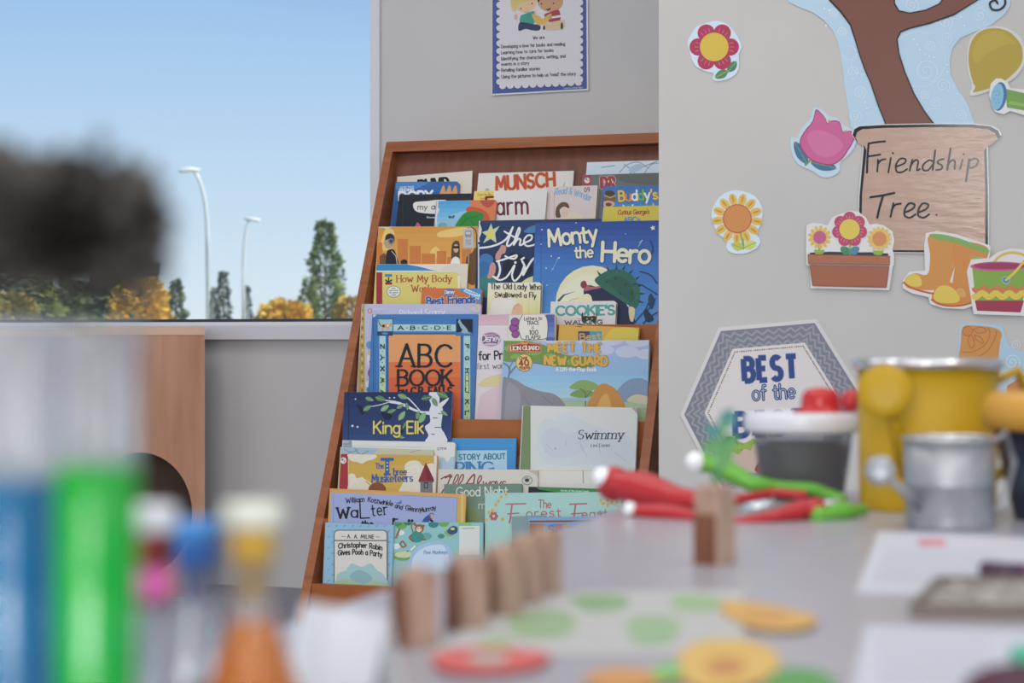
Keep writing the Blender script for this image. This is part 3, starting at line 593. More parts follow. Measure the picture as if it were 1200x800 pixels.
def a_abc(a):
    a.rect(445, 373, 553, 520, '3B78B8'); a.line([(437.6, 367), (437.6, 520)], 1.2, '2A5C94'); a.line([(439.8, 374), (439.8, 520)], .5, '2A5C94')
    for x0, x1 in ((444.6, 451.8), (543.4, 551)):
        a.rect(x0, 393, x1, 440, 'A9CFCB'); a.rect(x0, 440, x1, 520, 'B9D6A0')
    a.rect(461, 380, 534, 388, 'A9CFCB')
    a.rect(453, 390, 542, 520, '2E5E96'); a.rect(455.5, 391.8, 539.8, 424, 'E39A57'); a.rect(455.5, 424, 539.8, 442, 'E0702F'); a.rect(455.5, 442, 539.8, 520, 'DC5F27')
    a.rect(441.8, 373.2, 460.5, 393.3, '2C4E78'); a.rect(442.6, 374, 459.8, 388, '9DC2C6'); a.rect(442.6, 388.8, 459.8, 392.6, '2B3F63'); a.oval(451, 390.6, 4, 1.3, '4A8CC8')
    a.poly([(447, 382), (450, 379.5), (456, 380), (459, 377.5), (459, 381), (456, 383), (455, 387), (453.6, 387), (453.5, 384), (450, 384), (449, 387.5), (447.6, 387.5)], 'D9955B', True); a.oval(449.5, 381.8, 1.6, 1.5, '2A2522'); a.oval(454.5, 381.4, 1.3, 1.2, 'E5DFD2'); a.line([(447, 382), (444.5, 379), (443.6, 375)], .8, '2A2522', True)
    a.rect(534.2, 373.2, 554.6, 393.3, '2C6AA6'); a.rect(535, 374, 553.8, 392.4, '1E2636'); a.poly([(535, 390), (545, 387), (553.8, 390), (553.8, 392.4), (535, 392.4)], '3B78B8'); a.poly([(538.5, 373.8), (540, 376.5), (541.6, 379), (544.5, 382), (547.6, 386), (548.4, 390), (545, 390.5), (541, 389.5), (541.6, 386), (539.4, 383), (538.2, 379), (536.6, 377.6)], '8FB0BC', True); a.line([(546, 388), (550, 390.5)], 1.2, '8FB0BC')
    a.text('A*B*C*D*E', 466.5, 386, 528.5, 386, 4.2, 1.25, '1B2436', .46, contrast=.6, serif=True)
    for ch, y in zip('FGHIJKLM', (409, 423, 437.5, 449.5, 460.5, 474, 487, 500)): a.text(ch, 545.2, y-5.6, 545.2, y-1.2, 4.2, 1.2, '1B2436', contrast=.7, serif=True); a.oval(547.2, y+2, .5, .5, '1B2436')
    for ch, y in zip('ZYXWV', (405, 418, 431, 444.5, 459)): a.text(ch, 450.2, y+3.2, 450.2, y-1.8, 4.2, 1.2, '1B2436', contrast=.7, serif=True); a.oval(448.2, y+6.4, .5, .5, '1B2436')
    a.text('ABC', 467.5, 429, 529, 429.5, 25.5, 3.6, '17202C', .22, contrast=.62, serif=True)
    a.text('BOOK', 466.5, 451.5, 529.5, 451.5, 18, 3.2, '17202C', .14, contrast=.62, serif=True)
    a.text('by C.B. FALLS', 467, 463, 529, 463, 9.5, 2.2, '17202C', .2, contrast=.62, serif=True)
    a.poly([(437, 368), (441.5, 368), (440, 370.4), (437, 372)], 'C9CDCB')
book('picture_book', 'blue bordered alphabet book with an orange panel and large black serif letters', T3, 3, (437, 368.3), (560.2, 367.8), .024, .010, '3B78B8', a_abc, .003, spine='2F639C')
def a_prin(a):
    a.grad(558, 366, 650, 380.5, 'D3A7B6', 'D8B2BE', 3); a.line([(560, 380.8), (650, 380)], .6, 'C4A1AC')
    a.oval(575.2, 397.5, 12.2, 8.6, 'B3A8B0'); a.oval(575.2, 397.5, 11, 7.4, '7E4E78'); a.oval(575.2, 392.5, 7, 1.6, 'B98DB0')
    a.text('Disney', 564, 400.4, 586.5, 399.4, 7.6, 1.2, 'DDD6DC', .1, shear=.16); a.oval(575.2, 403, 7.5, 1.4, 'C4B8C0')
    a.text('for Prin', 561.5, 421.5, 596, 420.2, 9.6, 1.7, '2B2A33', .17); a.text('first words', 559, 432.3, 598, 431.3, 6.6, .8, '55535C', .2, contrast=.6)
    a.poly([(561, 452), (569, 443), (582, 439), (596, 438), (596, 452)], 'D9C98E', True); a.poly([(562, 468), (575, 456), (596, 452), (596, 500), (562, 500)], 'D8BFC4', True)
book('picture_book', 'pale pink picture book with an oval purple badge and black lettering', T3, 3, (561.5, 368.5), (648, 367), .020, .0065, 'DDD0D2', a_prin)
def a_trace(a):
    a.rect(640, 367, 656, 420, '4F62A6'); a.rect(650, 367, 660, 420, 'CFCDB8'); a.grad(641, 372, 650, 395, '4F5FA8', '6F86C2', 4)
    for x, y, q in ((602, 384, 5.4), (603.5, 377, 5), (604, 391.5, 4.6)): a.oval(x, y, q, q, '3A3440'); a.oval(x, y, q-.7, q-.7, '9A4A98')
    o = [(613, 368.5), (618, 366.8), (634, 366.8), (638.5, 368.8), (641.6, 376), (641.6, 391), (638, 397), (614, 397.6), (609.5, 392), (607.6, 384), (609, 375)]
    a.poly(o, 'E0DCCB', True); a.line(o, .8, '5B5653', True, True)
    a.text('Letters to', 614.5, 375.2, 635, 374.6, 4, .7, '4A3A40', .2, wob=.1); a.text('TRACE', 617.5, 380.4, 631.5, 380, 4.2, .75, '4A3A40', .2); a.text('&', 623, 385.2, 626, 385.2, 3, .5, '8A6A60')
    a.text('100', 620.5, 392, 630.4, 391.8, 5, .95, '5B2A36', .22); a.text('FLAPS!', 616.5, 397.2, 633, 396.8, 4, .75, '4A3A40', .2)
book('board_book', 'board book with a cream badge and purple petals on its top corner', T3, 3, (597, 369), (651, 368), .0345, .013, 'D6D3C0', a_trace, .004, 'CFC9B4')
def a_yel(a):
    a.grad(654, 378, 756, 410, 'DDA72F', 'D9B034', 4)
    a.poly([(708, 398), (716, 386), (726, 384), (738, 383), (748, 388), (750, 402), (712, 402)], 'DCC334', True)
    a.rect(677.6, 388, 691, 402, '47406A'); a.rect(691, 388, 705, 402, '3E9EB4'); a.text('Best', 680, 398.4, 703.5, 397, 7.2, 1.5, 'D9A84E', .16); a.line([(676.5, 382.4), (681.5, 382.8)], .8, '6A4A28')
book('picture_book', 'golden yellow picture book showing purple and teal squares at its top edge', T3, 3, (656, 380.3), (749, 383.7), .0205, .012, 'DBAA30', a_yel)
def a_sav(a):
    a.grad(585, 395, 770, 440, 'A9B6D6', '8FB8DC', 6); a.grad(585, 440, 770, 470, '8DC0DE', 'A9CBD8', 4); a.grad(585, 466, 770, 500, 'A7BF98', '93AE78', 3)
    for x, y, q in ((652, 397, 14), (690, 396, 16), (716, 398, 14), (748, 399, 15), (735, 412, 14), (708, 410, 12), (757, 415, 12)): a.oval(x, y, q, q*.5, 'C2C8DE')
    a.poly([(588, 402), (600, 398), (612, 397), (622, 400), (640, 405), (660, 415), (690, 418), (700, 424), (690, 431), (664, 430), (640, 428), (615, 424), (588, 422)], '6F9440', True)
    for x, y, q in ((600, 408, 9), (625, 412, 9), (645, 418, 8), (672, 424, 8), (605, 418, 7)): a.oval(x, y, q, q*.5, '87A84E')
    a.line([(594, 450), (597, 432), (590, 425)], 2.0, '77808A', True); a.line([(597, 438), (606, 428), (618, 425), (636, 424)], 1.8, '77808A', True); a.line([(596, 432), (603, 420)], 1.4, '77808A')
    a.poly([(720, 462), (732, 448), (745, 443), (758, 446), (762, 460), (762, 470), (720, 470)], '8197B4', True); a.poly([(735, 470), (745, 462), (762, 466), (762, 474)], 'C9C2A0', True)
    a.poly([(668, 455), (674, 448), (684, 445), (698, 449), (701, 455), (690, 457)], '86A858', True); a.poly([(668, 463), (676, 457), (690, 457), (697, 462), (684, 466)], '7A9C50', True); a.line([(686, 478), (686, 460), (680, 455)], 1.2, '6C6A5C'); a.line([(686, 466), (693, 458)], 1, '6C6A5C')
    a.rect(660, 466, 700, 470, '9DB7C2')
    a.poly([(589, 448), (594, 442), (606, 446), (616, 452), (632, 458), (650, 462), (662, 474), (664, 492), (660, 510), (589, 510)], '8A888E', True)
    a.poly([(594, 452), (604, 452), (610, 466), (604, 500), (592, 500)], '96949A', True); a.line([(612, 462), (620, 476), (618, 492)], .8, '77757C', True); a.line([(636, 464), (648, 474)], .8, '77757C')
    a.poly([(690, 482), (694, 462), (704, 450), (716, 452), (726, 462), (731, 482)], 'C98A34', True); a.poly([(700, 482), (704, 466), (712, 462), (716, 482)], 'DDA54C', True)
    a.poly([(595, 404), (608, 402), (615, 398), (622, 401.5), (634, 402), (634.5, 412.5), (595.5, 412.5)], 'C58A34'); a.poly([(597, 405), (609, 403.4), (615, 399.8), (621, 403), (632.6, 403.6), (632.8, 411), (597.2, 411)], '9E2C2A')
    a.text('Disney', 610.5, 403.2, 618.5, 402.9, 2.4, .5, 'E4B85A', .1, shear=.1); a.text('THE', 613, 405.2, 617, 405.2, 1.2, .3, 'E4B85A', .2); a.text('LION GUARD', 598.4, 410.2, 631.8, 409.7, 4.4, 1.1, 'E8DDCB', .12, contrast=.55, serif=True)
    a.oval(614.2, 424.8, 9.8, 10.2, 'A8862E'); a.oval(614.2, 424.8, 9.1, 9.5, 'DFC66A'); a.text('Over', 609, 421.6, 618.5, 420.4, 4, .9, 'A03038', .18); a.text('40', 608.6, 428.6, 619.6, 427.8, 6.4, 1.7, 'A03038', .24); a.text('flaps!', 609, 433, 620.5, 431.4, 3.8, .85, 'A03038', .16)
    a.text('MEET THE', 642.5, 412.8, 704.5, 412.4, 10.2, 3.0, 'D9A934', .24, outline='8A6A26', under=.45, contrast=.85, cap=False, wob=.08)
    a.text('NEW GUARD', 638.5, 427.4, 711.5, 427.8, 10.6, 3.1, 'D9A934', .24, outline='8A6A26', under=.45, contrast=.85, cap=False, wob=.08)
    a.text('A Lift-the-Flap Book', 651.5, 434.9, 699, 434.9, 4.4, .95, 'E4E6EC', .18)
def top_wave(w, h):
    top = [(x*w, y) for x, y in ((0, .006), (.06, .0035), (.13, .0012), (.18, .0005), (.26, .0035), (.32, .0035), (.38, .0018), (.5, .0018), (.62, .0018), (.66, .0030), (.7, .0030), (.76, .0018), (.84, .004), (.88, .0018), (.96, .0016), (.985, .005), (1, .011))]
    return top + [(w, h), (0, h)]
book('board_book', 'wide board book of an African savanna with golden block capitals and a scalloped top', T3, 3, (590.5, 398.5), (761, 397.5), .049, .013, '8FB8DC', a_sav, 0, 'D5CFC6', top=top_wave)
# ---- fourth tier
def a_elk(a):
    a.grad(400, 457, 535, 520, '1C2B55', '2A4376', 6); a.line([(409, 459), (408, 520)], .8, '14203F')
    a.poly([(503.5, 459), (512, 458), (515, 465), (515, 474), (519, 480), (517, 500), (521, 508), (523, 518), (499, 518), (502, 510), (498, 500), (504, 494), (503, 482), (505, 474), (503, 468)], 'D5D5D6', True)
    a.poly([(504, 482), (494, 481.5), (484, 478), (476, 473.5), (466, 471), (458, 469.5), (457, 472), (466, 473.5), (475, 477), (484, 481), (494, 484), (504, 486)], 'D5D5D6', True); a.line([(456, 471), (446, 474), (436, 476)], 1.1, 'C2C5CA', True); a.line([(492, 481), (484, 472), (478, 466)], 1.4, 'D5D5D6', True); a.line([(470, 472), (462, 470), (452, 469)], 1.3, 'D5D5D6'); a.poly([(514, 474), (520, 469), (526, 466), (524, 470), (518, 477), (515, 480)], 'D5D5D6', True)
    for x, y, w_ in ((507, 489, 7), (509, 500, 10), (506, 470, 3), (505, 508, 5), (496, 479.4, 1.2), (488, 476.6, 1.1), (513, 484, 4)): a.poly([(x, y), (x+w_, y+.3), (x+w_*.7, y+1), (x+.3, y+.8)], '2E2F33')
    for x, y, q, rot, c in ((433, 467.5, 5, 20, '5C8F5A'), (446, 467, 6.4, 15, '4B7F50'), (430.5, 478, 5.4, -30, '5C8F5A'), (451, 478, 5.6, -35, '7BAA6C'), (459, 481.5, 5, -20, '4B7F50'), (469, 476, 4.6, -30, '5C8F5A'), (472, 464.5, 6, 20, '6C9C62'), (471, 487, 6.2, -55, '7BAA6C'), (500, 466, 6.4, -12, '3E6B48'), (509.5, 471, 5.4, 60, '5F8A5C'), (518.5, 462.5, 7, 25, '4F8452'), (520.5, 484, 4.6, 35, '5C8F5A'), (495, 489, 7, -62, '7BAA6C'), (489.6, 486, 5, -75, '568A54'), (477, 476, 4.2, 80, '568A54'), (470, 512, 4, 10, '568A54'), (474, 498, 4, -60, '3E6B48')):
        c_, s_ = math.cos(math.radians(rot)), math.sin(math.radians(rot)); a.poly([(x+X*c_-Y*s_, y+X*s_+Y*c_) for X, Y in ((-q, 0), (-q*.4, -q*.48), (q*.4, -q*.42), (q, 0), (q*.4, q*.42), (-q*.4, q*.48))], c, True); a.line([(x-q*c_, y-q*s_), (x+q*c_, y+q*s_)], .4, 'A9C79A')
    for x, y, q in ((416.5, 467.5, .9), (456.5, 466, .9), (462, 465.8, .9), (413, 498.8, 1.3), (419, 500, 1.2)): a.oval(x, y, q, q, 'C7D0E4')
    for p in ([(418, 474), (424, 477), (425, 486), (421, 480)], [(447, 483), (458, 486), (456, 491), (450, 490)], [(468, 503), (473, 505), (470, 507)]): a.poly(p, '131B38', True)
    a.text('King Elk', 438, 507.6, 496, 507.6, 14, 2.1, 'DBC64E', .17)
book('picture_book', 'dark blue picture book with a white birch, green leaves and yellow title', T4, 4, (404, 459.3), (530, 459), .022, .009, '22376A', a_elk)
def a_ping(a):
    a.grad(495, 512, 610, 560, '3390CC', '2F86C6', 4); a.rect(528, 527.5, 594, 570, 'A5CBD9')
    a.text('STORY ABOUT', 538, 538.6, 592, 537.5, 6.2, 1.3, '2E6E8C', .26); a.text('PING', 534.5, 556, 578.5, 555, 14, 3.0, '2A7DB4', .16, contrast=.45, serif=True)
book('picture_book', 'sky blue picture book with a pale title box, standing below the wooden lip', T4, 4, (500, 513), (605, 513.5), .012, .008, '3390CC', a_ping)
def a_swim(a):
    a.rect(606, 470, 621.6, 580, '75885A'); a.line([(621.6, 470), (621.6, 580)], .6, '9A9A80'); a.grad(622, 474, 752, 565, 'D3D4CC', 'CDD1CE', 4)
    for p, c in (([(632, 500), (640, 490), (655, 494), (670, 488), (690, 496), (715, 505), (738, 512), (744, 530), (738, 545), (715, 548), (690, 544), (660, 546), (640, 542), (630, 525)], 'C9CFD1'), ([(636, 508), (650, 500), (664, 508), (684, 504), (690, 520), (672, 534), (648, 536), (636, 524)], 'C2CBD2'), ([(700, 512), (722, 510), (738, 520), (730, 536), (706, 534)], 'C6CED2'), ([(655, 485), (672, 482), (668, 492), (652, 494)], 'CBD1D4')): a.poly(p, c, True)
    for p in ([(682, 506), (680, 520), (688, 535)], [(700, 518), (704, 530)], [(640, 520), (648, 528)], [(720, 530), (734, 540)], [(664, 516), (663, 522)]): a.line(p, .5, '9FAFBC', True)
    a.oval(651, 525.5, .8, .8, '6F86A6'); a.oval(640, 528, .6, .6, '8496AC')
    a.text('Swimmy', 677, 514.2, 730, 513.8, 10.4, 1.35, '26272B', .22, shear=.16, contrast=.3, serif=True)
    a.text('Leo Lionni', 692.5, 523.4, 714, 523.2, 3.8, .55, '4A4C50', .22, shear=.14, contrast=.5)
    a.poly([(740, 476), (750, 476), (750, 489), (746, 484)], 'A59E92', True)
book('picture_book', 'pale watercolour picture book with a green cloth spine and italic title', T4, 4, (613, 475), (747.5, 477.6), .024, .010, 'CFD2CB', a_swim)
def a_white(a):
    a.rect(400, 512, 412.4, 540, '8F959E'); a.oval(405, 517, 4, 2, 'A9AFB6'); a.line([(412.4, 514), (412.4, 540)], .5, 'B5B2AA')
    a.text('27914', 512.5, 527, 523, 526.6, 2.6, .55, '6A6A6A', .18); a.poly([(515, 540), (520, 536), (524, 541), (530, 535), (534, 540), (534, 570), (515, 570)], 'A4BFD2', True); a.line([(400, 521.5), (505, 524)], .4, 'B9B4A8')
book('board_book', 'white rounded board book with a small printed number and grey corner', T4, 4, (402, 515.5), (533.5, 518), .032, .0085, 'D9D6CE', a_white, .006)
def a_map(a):
    a.rect(395, 520, 447, 560, '9DB4C2'); a.poly([(447, 524), (470, 526), (508, 526), (508, 540), (440, 540)], 'C0BB9C', True)
    for p in ([(403, 526), (412, 530), (420, 526)], [(415, 524), (422, 532), (432, 528)], [(404, 533), (412, 529)]): a.line(p, .6, '5F6E78', True)
    a.line([(480, 530), (494, 526.5)], .6, '8F8A70')
book('picture_book', 'thin picture book with a faded grey-blue illustrated top edge', T4, 4, (399.5, 523.5), (508, 527), .0405, .005, 'B9C0BA', a_map)
def a_musk(a):
    a.grad(395, 530, 516, 590, 'CBA032', 'D2AC3E', 4); a.rect(396, 528, 407.8, 590, 'A6282E'); a.oval(402.4, 539.4, 3.6, 3.8, 'D6D2C8'); a.poly([(399.5, 539), (402.4, 536), (402.4, 540)], '3D86B5'); a.poly([(402.4, 540), (405.4, 538), (404, 542.4)], 'D1A23A')
    for p in ([(408, 531), (420, 531), (434, 532), (442, 534), (438, 538), (430, 540), (424, 543), (418, 541), (412, 540), (408, 536)], [(408, 566), (409, 556), (415, 555), (418, 560), (425, 559), (430, 566), (436, 572), (434, 590), (408, 590)], [(472, 566), (476, 558), (474, 546), (480, 540), (490, 540), (496, 546), (503, 543), (510, 548), (512, 590), (470, 580)]): a.poly(p, 'DDD4BE', True)
    for p in ([(425, 542), (432, 538), (440, 533)], [(410, 570), (415, 562), (420, 568)], [(478, 552), (486, 546), (492, 552)], [(424, 560), (434, 566), (438, 574)]): a.line(p, .7, 'E9E2CF', True)
    a.oval(442, 574, 10.4, 9, '8A4A22')
    a.text('The', 440.5, 549, 449.5, 548.5, 6, 1.1, '2D5F9C', .16, serif=True); a.text('T', 446, 555.5, 461.5, 555.5, 17.5, 5.0, '2D5F9C', serif=True, contrast=.7, cap=False)
    for y in (542, 546, 550): a.oval(453.8, y, .9, .9, 'C6D3DE')
    a.text('hree', 461.5, 556.4, 476.4, 556, 7.6, 1.5, '2D5F9C', .16, contrast=.6, serif=True); a.text('Musketeers', 436, 564.6, 483.5, 563.8, 8.6, 1.7, '2D5F9C', .17, contrast=.55, serif=True)
    a.poly([(499, 541.5), (509.5, 563.5), (490, 563.5)], '8E2430'); a.poly([(499, 541.5), (509.5, 563.5), (500, 563.5)], '7A1C28'); a.rect(492.5, 563.5, 507, 600, '77777A'); a.rect(496.8, 565, 501.6, 572, '2A2A2C'); a.rect(497.8, 566, 500.6, 571, '77777A'); a.rect(491, 563.5, 508.4, 565, '5F5F62')
    a.line([(408.2, 530), (408.2, 590)], .6, 'DCCFAE'); a.rect(508.5, 532, 513, 590, 'D9D3C2')
book('picture_book', 'mustard yellow picture book with blue title and a red-roofed tower', T4, 4, (399.5, 531.5), (512.5, 533.5), .050, .008, 'CFA636', a_musk)
def a_always(a):
    a.line([(522, 560), (528, 556), (525, 566), (519, 575), (516, 580)], 1.5, '84332F', True); a.line([(517, 561), (523, 558), (529, 559)], 1.5, '84332F', True); a.line([(530, 556.5), (529.4, 558.5)], 1, '84332F')
    for x in (530, 536): a.line([(x, 570), (x+6, 562), (x+7, 556.5), (x+4.5, 557), (x+1, 566), (x+1.6, 570.5), (x+5, 569)], 1.4, '84332F', True)
    a.line([(541, 576), (549, 563), (556, 556), (554, 572)], 1.7, '84332F', True); a.line([(545, 567), (555, 566)], 1.1, '84332F')
    a.line([(558, 570), (564, 561), (563, 557), (560, 562), (560, 570), (564, 568)], 1.4, '84332F', True); a.text('ways', 565, 570, 592, 570, 9.6, 1.3, '84332F', .1, shear=.22)
    a.oval(617.8, 562.7, 6.3, 5.4, '6F6C66'); a.oval(617.8, 562.7, 5.6, 4.7, 'C8C3B8'); a.oval(617.6, 562.5, 2.6, 2, '34322F'); a.line([(614, 561), (617, 559.5), (621, 561)], .5, '55524C', True); a.poly([(618, 551), (630, 551), (630, 558), (626, 555)], 'B7B1A4')
book('picture_book', 'cream picture book with dark red handwritten script title', T4, 4, (514, 549.5), (630.5, 550), .0415, .008, 'D2CBBE', a_always)
def a_night(a):
    a.grad(518, 565, 615, 640, '6E8A78', '8DA08A', 5); a.text('Good Night', 535, 581.4, 595, 580.2, 10.6, 1.25, 'D8DBD2', .17); a.text('moon', 561, 596, 590, 596, 9, 1.1, 'C6CEC4', .2); a.poly([(530, 600), (545, 590), (560, 602), (556, 625), (535, 625)], '7F9660', True)
book('picture_book', 'muted green picture book with thin white title letters', T4, 4, (521, 567), (611.5, 566.5), .0525, .010, '728C7A', a_night, .003, 'C9C4B6')
def a_plain(a):
    a.line([(683, 548), (684.5, 600)], 1.3, 'A9A08C'); a.line([(628, 551), (716, 551.6)], .4, 'B9B3A6'); a.rect(628, 566, 720, 600, 'D5D1C8')
book('picture_book', 'plain cream picture book with one vertical line, next to the green cloth spine', T4, 4, (627, 549), (722, 551), .033, .008, 'DAD5CA', a_plain)
def a_green(a):
    a.poly([(619, 569), (628, 570), (650, 570.6), (720, 573), (720, 578.6), (655, 577), (630, 574.5), (624, 578), (619, 578)], '17201C'); a.poly([(628, 570.4), (650, 570.8), (720, 573), (720, 578), (655, 576.6), (632, 573.6)], '2F8A3C')
    a.text('Stories of the Green Forest', 657, 575.4, 690, 576.2, 1.8, .4, 'C9DCC6', .16); a.rect(619, 578.4, 722, 640, 'A9CDBE')
book('picture_book', 'black picture book with a bright green band along its top edge', T4, 4, (620, 570), (715, 573), .047, .008, '1B2420', a_green)
# ---- bottom tier
def a_walter(a):
    a.grad(384, 570, 552, 590, 'D39A4E', 'D9A852', 3); a.poly([(536, 575), (552, 575), (552, 660), (530, 660)], 'D2A540'); a.rect(540, 578, 543, 660, 'DBB95C')
    a.poly([(387.5, 577), (470, 580), (536, 583), (532, 660), (387, 660)], '9CA6CE'); a.line([(391, 577), (390, 660)], .7, '7E8AB4'); a.line([(470, 580), (536, 583), (533, 650)], .7, '7F8FB8')
    a.text('William', 405.5, 589, 427, 587.6, 5.6, 1.1, '26262E', .2, wob=.25); a.text('Kotzwinkle', 431, 587.6, 460, 592.6, 5.4, 1.1, '26262E', .2, wob=.25); a.text('and', 462.5, 594.6, 471, 596.8, 5.2, 1.1, '26262E', .2, wob=.2); a.text('Glenn', 475, 597.4, 490, 599.8, 5.4, 1.1, '26262E', .18, wob=.25); a.text('Murray', 492.5, 600.4, 511, 596.6, 5.4, 1.1, '26262E', .18, wob=.25)
    a.text('W', 395.5, 607, 409, 606.6, 12, 2.6, '17171D', contrast=.35, serif=True); a.text('a', 411.6, 606, 419, 606, 13, 2.1, '17171D', contrast=.6); a.text('L', 422.4, 607, 433, 606.6, 19.5, 1.6, '17171D', serif=True); a.text('ter', 436, 604.4, 454, 602.6, 13.5, 1.5, '17171D', .25, serif=True)
    a.text('the', 424, 617, 437, 617, 7, 1.8, '17171D', .2); a.text('Farting Dog', 461, 621, 520, 622, 13, 3.2, '17171D', .15, contrast=.5)
    a.poly([(463, 587.6), (466, 589), (470, 586), (470.6, 589.4), (466, 590.6)], '4C7F94', True)
    a.poly([(494, 613), (498, 606), (504, 603.6), (507, 606), (503, 610), (498, 614)], '35489C', True); a.oval(506, 605.6, 1.8, 1.4, 'D9A63C'); a.line([(501, 604), (506, 601), (508, 603)], .7, '2A2E44', True)
book('picture_book', 'periwinkle picture book framed in orange with quirky black hand-drawn title', T5, 5, (387, 572), (546.5, 579), .016, .005, 'D09A50', a_walter)
def a_feast(a):
    a.rect(560, 570, 760, 680, 'A3CDC2'); a.text('The', 631, 594.6, 645.5, 595, 9, 1.3, 'B4636C', .16)
    for x, w_ in ((593, 23), (667.5, 20)): a.line([(x, 590.6), (x+w_, 590)], 1.7, 'B4636C'); a.line([(x+7, 591), (x+5, 607), (x+4, 612)], 2.0, 'B4636C'); a.line([(x+2, 602), (x+15, 601)], 1.5, 'B4636C')
    a.text('orest', 617, 606, 657, 605, 10, 1.3, 'B4636C', .24); a.text('east', 682, 607, 712, 606, 10, 1.3, 'B4636C', .24)
    for x, y in ((593, 579), (587, 582), (584, 587), (581, 591), (573, 600), (577, 604), (570, 609), (707, 590), (712, 586), (717, 588), (723, 588), (712, 592), (589, 608), (577, 598), (704, 586)): a.oval(x, y, 1.7, 2, 'D9A93E')
    a.line([(704, 589), (716, 590), (728, 594)], .6, 'D9A93E'); 
    for p in petal_ring(578.5, 604.5, .5, 5.4, 6, 2): a.poly(p, 'B0635A')
    a.oval(578.5, 604.5, 1.5, 1.5, 'D9C39A')
    for dx, dy in ((-4, -3), (-1, -5), (2, -4), (5, -3)): a.line([(704, 603), (704+dx, 603+dy)], .8, '5F7480')
    a.line([(600, 575.6), (740, 574.6)], .5, 'C7E0D6')
book('picture_book', 'mint green picture book with rose red hand lettering and small orange blossoms', T5, 5, (569, 577.5), (728, 576), .016, .009, 'A3CDC2', a_feast)
book('picture_book', 'grey picture book with only its top corner showing before the mint green book', T5, 5, (600, 605), (640, 603.5), .0275, .008, '7D9A98', None, .006)
def a_see(a):
    a.rect(610, 600, 720, 611.5, '7FA0C8'); a.line([(612, 611), (720, 610)], 2.2, '7A4A3A'); a.rect(637, 613.4, 720, 680, '3E86C6'); a.grad(615, 613, 637, 680, '9A6A4A', '86523A', 3)
    a.text('SEE', 643, 625, 667, 624, 9, 2.6, '2F5590', .3, pal=['3B5590', 'C5612F', 'C08A50'])
book('picture_book', 'blue picture book with coloured capitals in a square, lowest by the table edge', T5, 5, (620, 606), (706, 604.5), .040, .010, '7FA0C8', a_see)
def a_milne(a):
    a.rect(376, 608, 466, 700, '8DB9D2')
    for i in range(9):
        for j in range(11):
            x, y = 385+i*9.4+(j % 2)*4.7, 616+j*6.4
            if x < 459: a.line([(x-.9, y+.7), (x+.9, y-.7)], .6, '5A7C90')
    a.poly(rounded(391.2, 620.6, 454, 690, 5), '5F6468'); a.poly(rounded(392.2, 621.6, 453, 690, 4.4), 'D9D2C4')
    a.rect(392.2, 632.4, 453, 634, '77777A'); a.text('A. A. MILNE', 407, 630.3, 438, 630.8, 4.2, .9, '3E3C40', .3); a.line([(400.5, 628.2), (404.6, 628.3)], .6, '3E3C40'); a.line([(440.5, 628.9), (444.6, 629)], .6, '3E3C40')
    a.text('Christopher Robin', 396.5, 642.6, 447.5, 644.6, 5.8, 1.25, '26252A', .2, arc=2.4); a.text('Gives Pooh a Party', 396, 650.6, 447.5, 652.6, 5.8, 1.25, '26252A', .2, arc=2.2)
    a.poly([(393, 682), (396, 672), (405, 668), (412, 660), (424, 664), (434, 660), (442, 668), (450, 674), (452, 690), (393, 690)], '9CC4C0', True); a.poly([(393, 690), (396, 680), (420, 678), (440, 680), (452, 684), (452, 690)], 'A9BE92', True); a.poly([(410, 676), (418, 668), (428, 670), (436, 678), (424, 684)], '86B0B4', True)
book('picture_book', 'light blue dotted picture book with a cream rounded title panel', T5, 5, (382, 612), (461.3, 615), .034, .008, '8DB9D2', a_milne)
